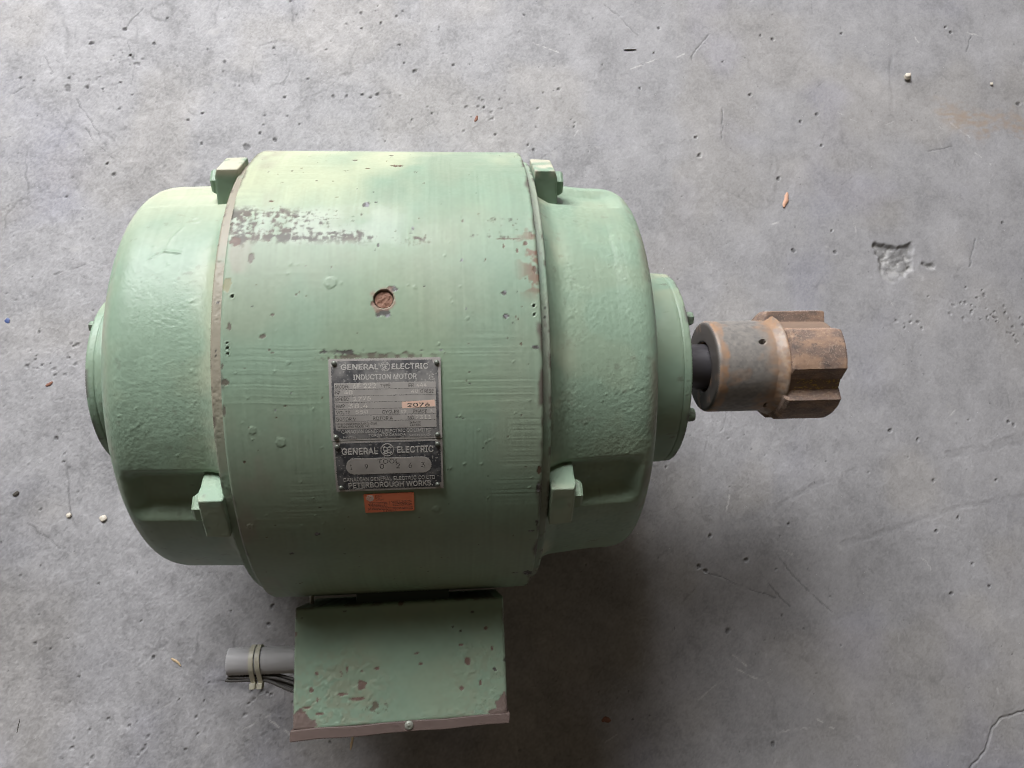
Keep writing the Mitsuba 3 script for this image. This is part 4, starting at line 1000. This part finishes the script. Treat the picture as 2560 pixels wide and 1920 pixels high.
# neck between barrel and box
obj('neck', rbox([(x, y, z) for x in (-0.0535, 0.0525) for y in (-0.258, -0.283) for z in (0.018, -0.09)], 0.001), 'dark_green', BOX)

# conduit stub with the cut wires strapped to it
cz = -0.020
con = revolve([(0.0, 0.0125), (0.002, 0.0128), (0.0, 0.0148), (-0.0, 0.0150), (0.0005, 0.0153), (0.09, 0.0153), (0.09, 0.0)], 48)
prof = [(-0.001, 0.0), (0.0, 0.0122), (0.0008, 0.0150), (0.0022, 0.0155)] + [(q, 0.0155) for q in np.linspace(0.006, 0.096, 24)]
con = revolve(prof, 48)
Pv = np.asarray(con.vertices)
con.vertices = Pv * (1 + 0.05 * (N(Pv, 50, 3, 231) - 0.5))[:, None] ** [0, 1, 1]
ang = math.radians(0.9)
Mx = trimesh.transformations.rotation_matrix(ang - 0.03, [0, 0, 1])
con.apply_transform(Mx)
con.apply_translation([-0.2085, -0.3425, cz])
CON = obj('conduit_stub', con, 'conduit_grey', BOX, smooth=40, label='grey conduit stub with wires strapped beneath it')
for i in range(6):
    oy, oz = [(-0.0166, -0.002), (-0.0190, 0.002), (-0.0178, -0.006), (-0.0205, -0.003), (-0.0218, 0.001), (-0.0200, -0.008)][i]
    jit = rng.uniform(-0.0007, 0.0007, 8)
    xs_ = np.array([-0.209, -0.199, -0.188, -0.1785, -0.170, -0.158, -0.144, -0.122]) + (rng.uniform(-0.003, 0.002) if True else 0)
    ys_ = -0.3425 + oy + np.array([0.001, 0.0006, 0, 0, 0, -0.0005 - 0.0006 * i, -0.004 - 0.0012 * i, -0.011 - 0.0016 * i]) + jit * np.array([1, 1, 0.7, 0.2, 0.2, 0.6, 0.8, 1])
    zs_ = cz + oz + np.array([0, 0, 0, 0, 0, 0, 0.001, 0.003]) + jit[::-1] * 0.6
    from scipy.interpolate import CubicSpline
    cs = CubicSpline(np.arange(8), np.stack([xs_, ys_, zs_], -1))
    obj('wire', tube(cs(np.linspace(0, 7, 40)), 0.0019, 10), 'wire_rubber', CON, smooth=50)
for i, (tx, dxt) in enumerate(((-0.1790, 0.0), (-0.1718, -0.0010))):
    # band round pipe and wires: hull outline in the (y, z) plane
    circ = unary_union([Point(-0.3425, cz).buffer(0.0164, quad_segs=16), Point(-0.3645, cz - 0.003).buffer(0.0038)]).convex_hull
    ring = np.array(circ.exterior.coords)[:-1]
    outer = np.array(circ.buffer(0.0014).exterior.coords)[:-1]
    band = circ.buffer(0.0014).difference(circ)
    m = trimesh.creation.extrude_polygon(band, 0.0052, engine='earcut')
    Pv = np.asarray(m.vertices)
    sl = (Pv[:, 1] - cz) * 0.02
    m = trimesh.Trimesh(np.stack([tx - 0.0023 + Pv[:, 2] + dxt * (Pv[:, 0] + 0.34) / 0.02 + 0.0, Pv[:, 0], Pv[:, 1]], -1), m.faces, process=False)
    lock = trimesh.util.concatenate([trimesh.creation.box([0.0066, 0.0056, 0.0060], transform=trimesh.transformations.translation_matrix([tx + dxt, -0.3710, cz - 0.002]))])
    key = obj('cable_tie', m, 'tie_nylon', CON, smooth=40)
    lk = rbox([(tx - dxt + a * 0.0026, y, z) for a in (-1, 1) for y in (-0.3686, -0.3738) for z in (cz - 0.006, cz + 0.0045)], 0.0006)
    obj('lock', lk, 'tie_nylon', key)
# short lead that comes down behind the box
obj('lead', tube([(-0.108, -0.262, 0.000), (-0.110, -0.272, -0.005), (-0.1115, -0.279, -0.015), (-0.112, -0.284, -0.03)], 0.0024, 10), 'tie_nylon', BOX, smooth=50)

# ------------------------------------------------------------------ small things lying about
FZ = -ZA


def rock(r, seed, flat=0.7):
    m = trimesh.creation.icosphere(subdivisions=2, radius=r)
    V = np.asarray(m.vertices)
    m.vertices = V * (1 + 0.8 * (N(V / r + seed, 1.4, 2, seed) - 0.5))[:, None] * [1, 1, flat]
    return m


def lay(name, m, x, y, mat, label, cat, dz=0.0, group=None):
    m = m.copy()
    m.apply_translation([x, y, FZ - m.bounds[0, 2] - 0.0006 + dz])
    return obj(name, m, mat, smooth=30, label=label, cat=cat, group=group)


lay('pebble', rock(0.0066, 3, 0.8), 0.9698, 0.6418, 'pale_stone', 'pale angular pebble on the concrete, largest one at upper right', 'pebble')
lay('pebble', rock(0.0030, 5), 1.1451, 0.6299, 'pale_stone', 'tiny pale pebble near the right edge above the rust streak', 'pebble')
lay('pebble', rock(0.0050, 8, 0.5), -0.4795, -0.1567, 'pale_stone', 'flat cream pebble left of the left end bell lower corner', 'pebble')
lay('pebble', rock(0.0036, 9, 0.6), -0.5308, -0.1505, 'pale_stone', 'small cream pebble by the curved scratch at far left', 'pebble')


def strip(pts, w, h, seed, taper=0.35):
    """A splinter: a bent, tapering, flattened sliver."""
    P = np.array(pts, float)
    n = 14
    tt = np.linspace(0, len(P) - 1, n)
    Q = np.stack([np.interp(tt, np.arange(len(P)), P[:, k]) for k in range(2)] + [0 * tt], -1)
    Q[:, :2] += w * 0.5 * (np.stack([N(Q + seed, 300, 2, seed), N(Q + seed, 300, 2, seed + 1)], -1) - 0.5)
    r = w / 2 * (1 - (1 - taper) * np.abs(np.linspace(-1, 1, n)) ** 3) * (0.8 + 0.4 * N(Q * 1.0 + seed, 260, 2, seed + 2))
    m = tube(Q, r, 9)
    V = np.asarray(m.vertices)
    m.vertices = V * [1, 1, h / w]
    return m


def lay_strip(name, pts, w, h, mat, label, cat, seed):
    m = strip(pts, w, h, seed)
    m.apply_translation([0, 0, FZ - m.bounds[0, 2] - 0.0002])
    return obj(name, m, mat, smooth=40, label=label, cat=cat)


lay_strip('wood_splinter', [(0.6948, 0.3949), (0.690, 0.380), (0.6852, 0.3668)], 0.0082, 0.004, 'wood_pink', 'pinkish wood splinter lying on the concrete above the coupling', 'wood splinter', 11)
lay_strip('wire_bit', [(0.4072, 0.6907), (0.4322, 0.6913)], 0.0026, 0.0026, 'dark_bit', 'short straight dark wire bit on the concrete above the motor', 'wire bit', 12)
lay_strip('rust_flake', [(0.1185, 0.5350), (0.1235, 0.5465)], 0.0052, 0.002, 'brown_bit', 'reddish rust flake on the floor just above the barrel', 'flake', 13)
lay_strip('fibre', [(-0.3667, -0.3692), (-0.3580, -0.3738), (-0.3521, -0.3803)], 0.0034, 0.002, 'straw', 'pale curved plant fibre on the floor left of the conduit stub', 'fibre', 14)
lay_strip('leaf_scrap', [(-0.6165, -0.1160), (-0.6080, -0.1120)], 0.0056, 0.002, 'dark_bit', 'dark brown leaf scrap on the floor at the left edge', 'leaf scrap', 15)
lay_strip('hair', [(-0.5759, -0.4419), (-0.5784, -0.4619)], 0.0011, 0.0011, 'dark_bit', 'thin dark bristle on the floor at lower left', 'bristle', 16)
lay_strip('straw', [(-0.0945, -0.4900), (-0.0972, -0.5010), (-0.0993, -0.5130)], 0.0036, 0.0024, 'straw', 'curved tan straw sticking out below the terminal box lid', 'straw', 17)
lay_strip('brown_scrap', [(0.2850, -0.4940), (0.2990, -0.4950)], 0.0072, 0.002, 'brown_bit', 'small brown scrap on the dark floor right of the terminal box', 'scrap', 18)
lay_strip('blue_flake', [(-0.6560, 0.1690), (-0.6490, 0.1655)], 0.0075, 0.0015, 'blue_bit', 'tiny blue paint flake on the floor at the left edge', 'flake', 19)
lay_strip('bark_speck', [(-0.5835, 0.0560), (-0.5740, 0.0630)], 0.0050, 0.002, 'brown_bit', 'brown bark speck on the floor left of the bearing cap', 'speck', 20)

# fine chaff and dust lying along the far side of the barrel
parts = []
for k in range(420):
    x = rng.normal(-0.035, 0.035)
    t = math.radians(rng.uniform(74, 82))
    q = trimesh.creation.box([rng.uniform(0.0008, 0.004), 0.0007, 0.0006])
    q.apply_transform(trimesh.transformations.random_rotation_matrix(rng.random(3)))
    rr_ = RS + rng.uniform(0.0002, 0.0016)
    q.apply_translation([x, rr_ * math.sin(t), rr_ * math.cos(t)])
    parts.append(q)
obj('sawdust', trimesh.util.concatenate(parts), 'straw', label='tan sawdust and chaff along the far edge of the barrel', cat='sawdust', kind='stuff')
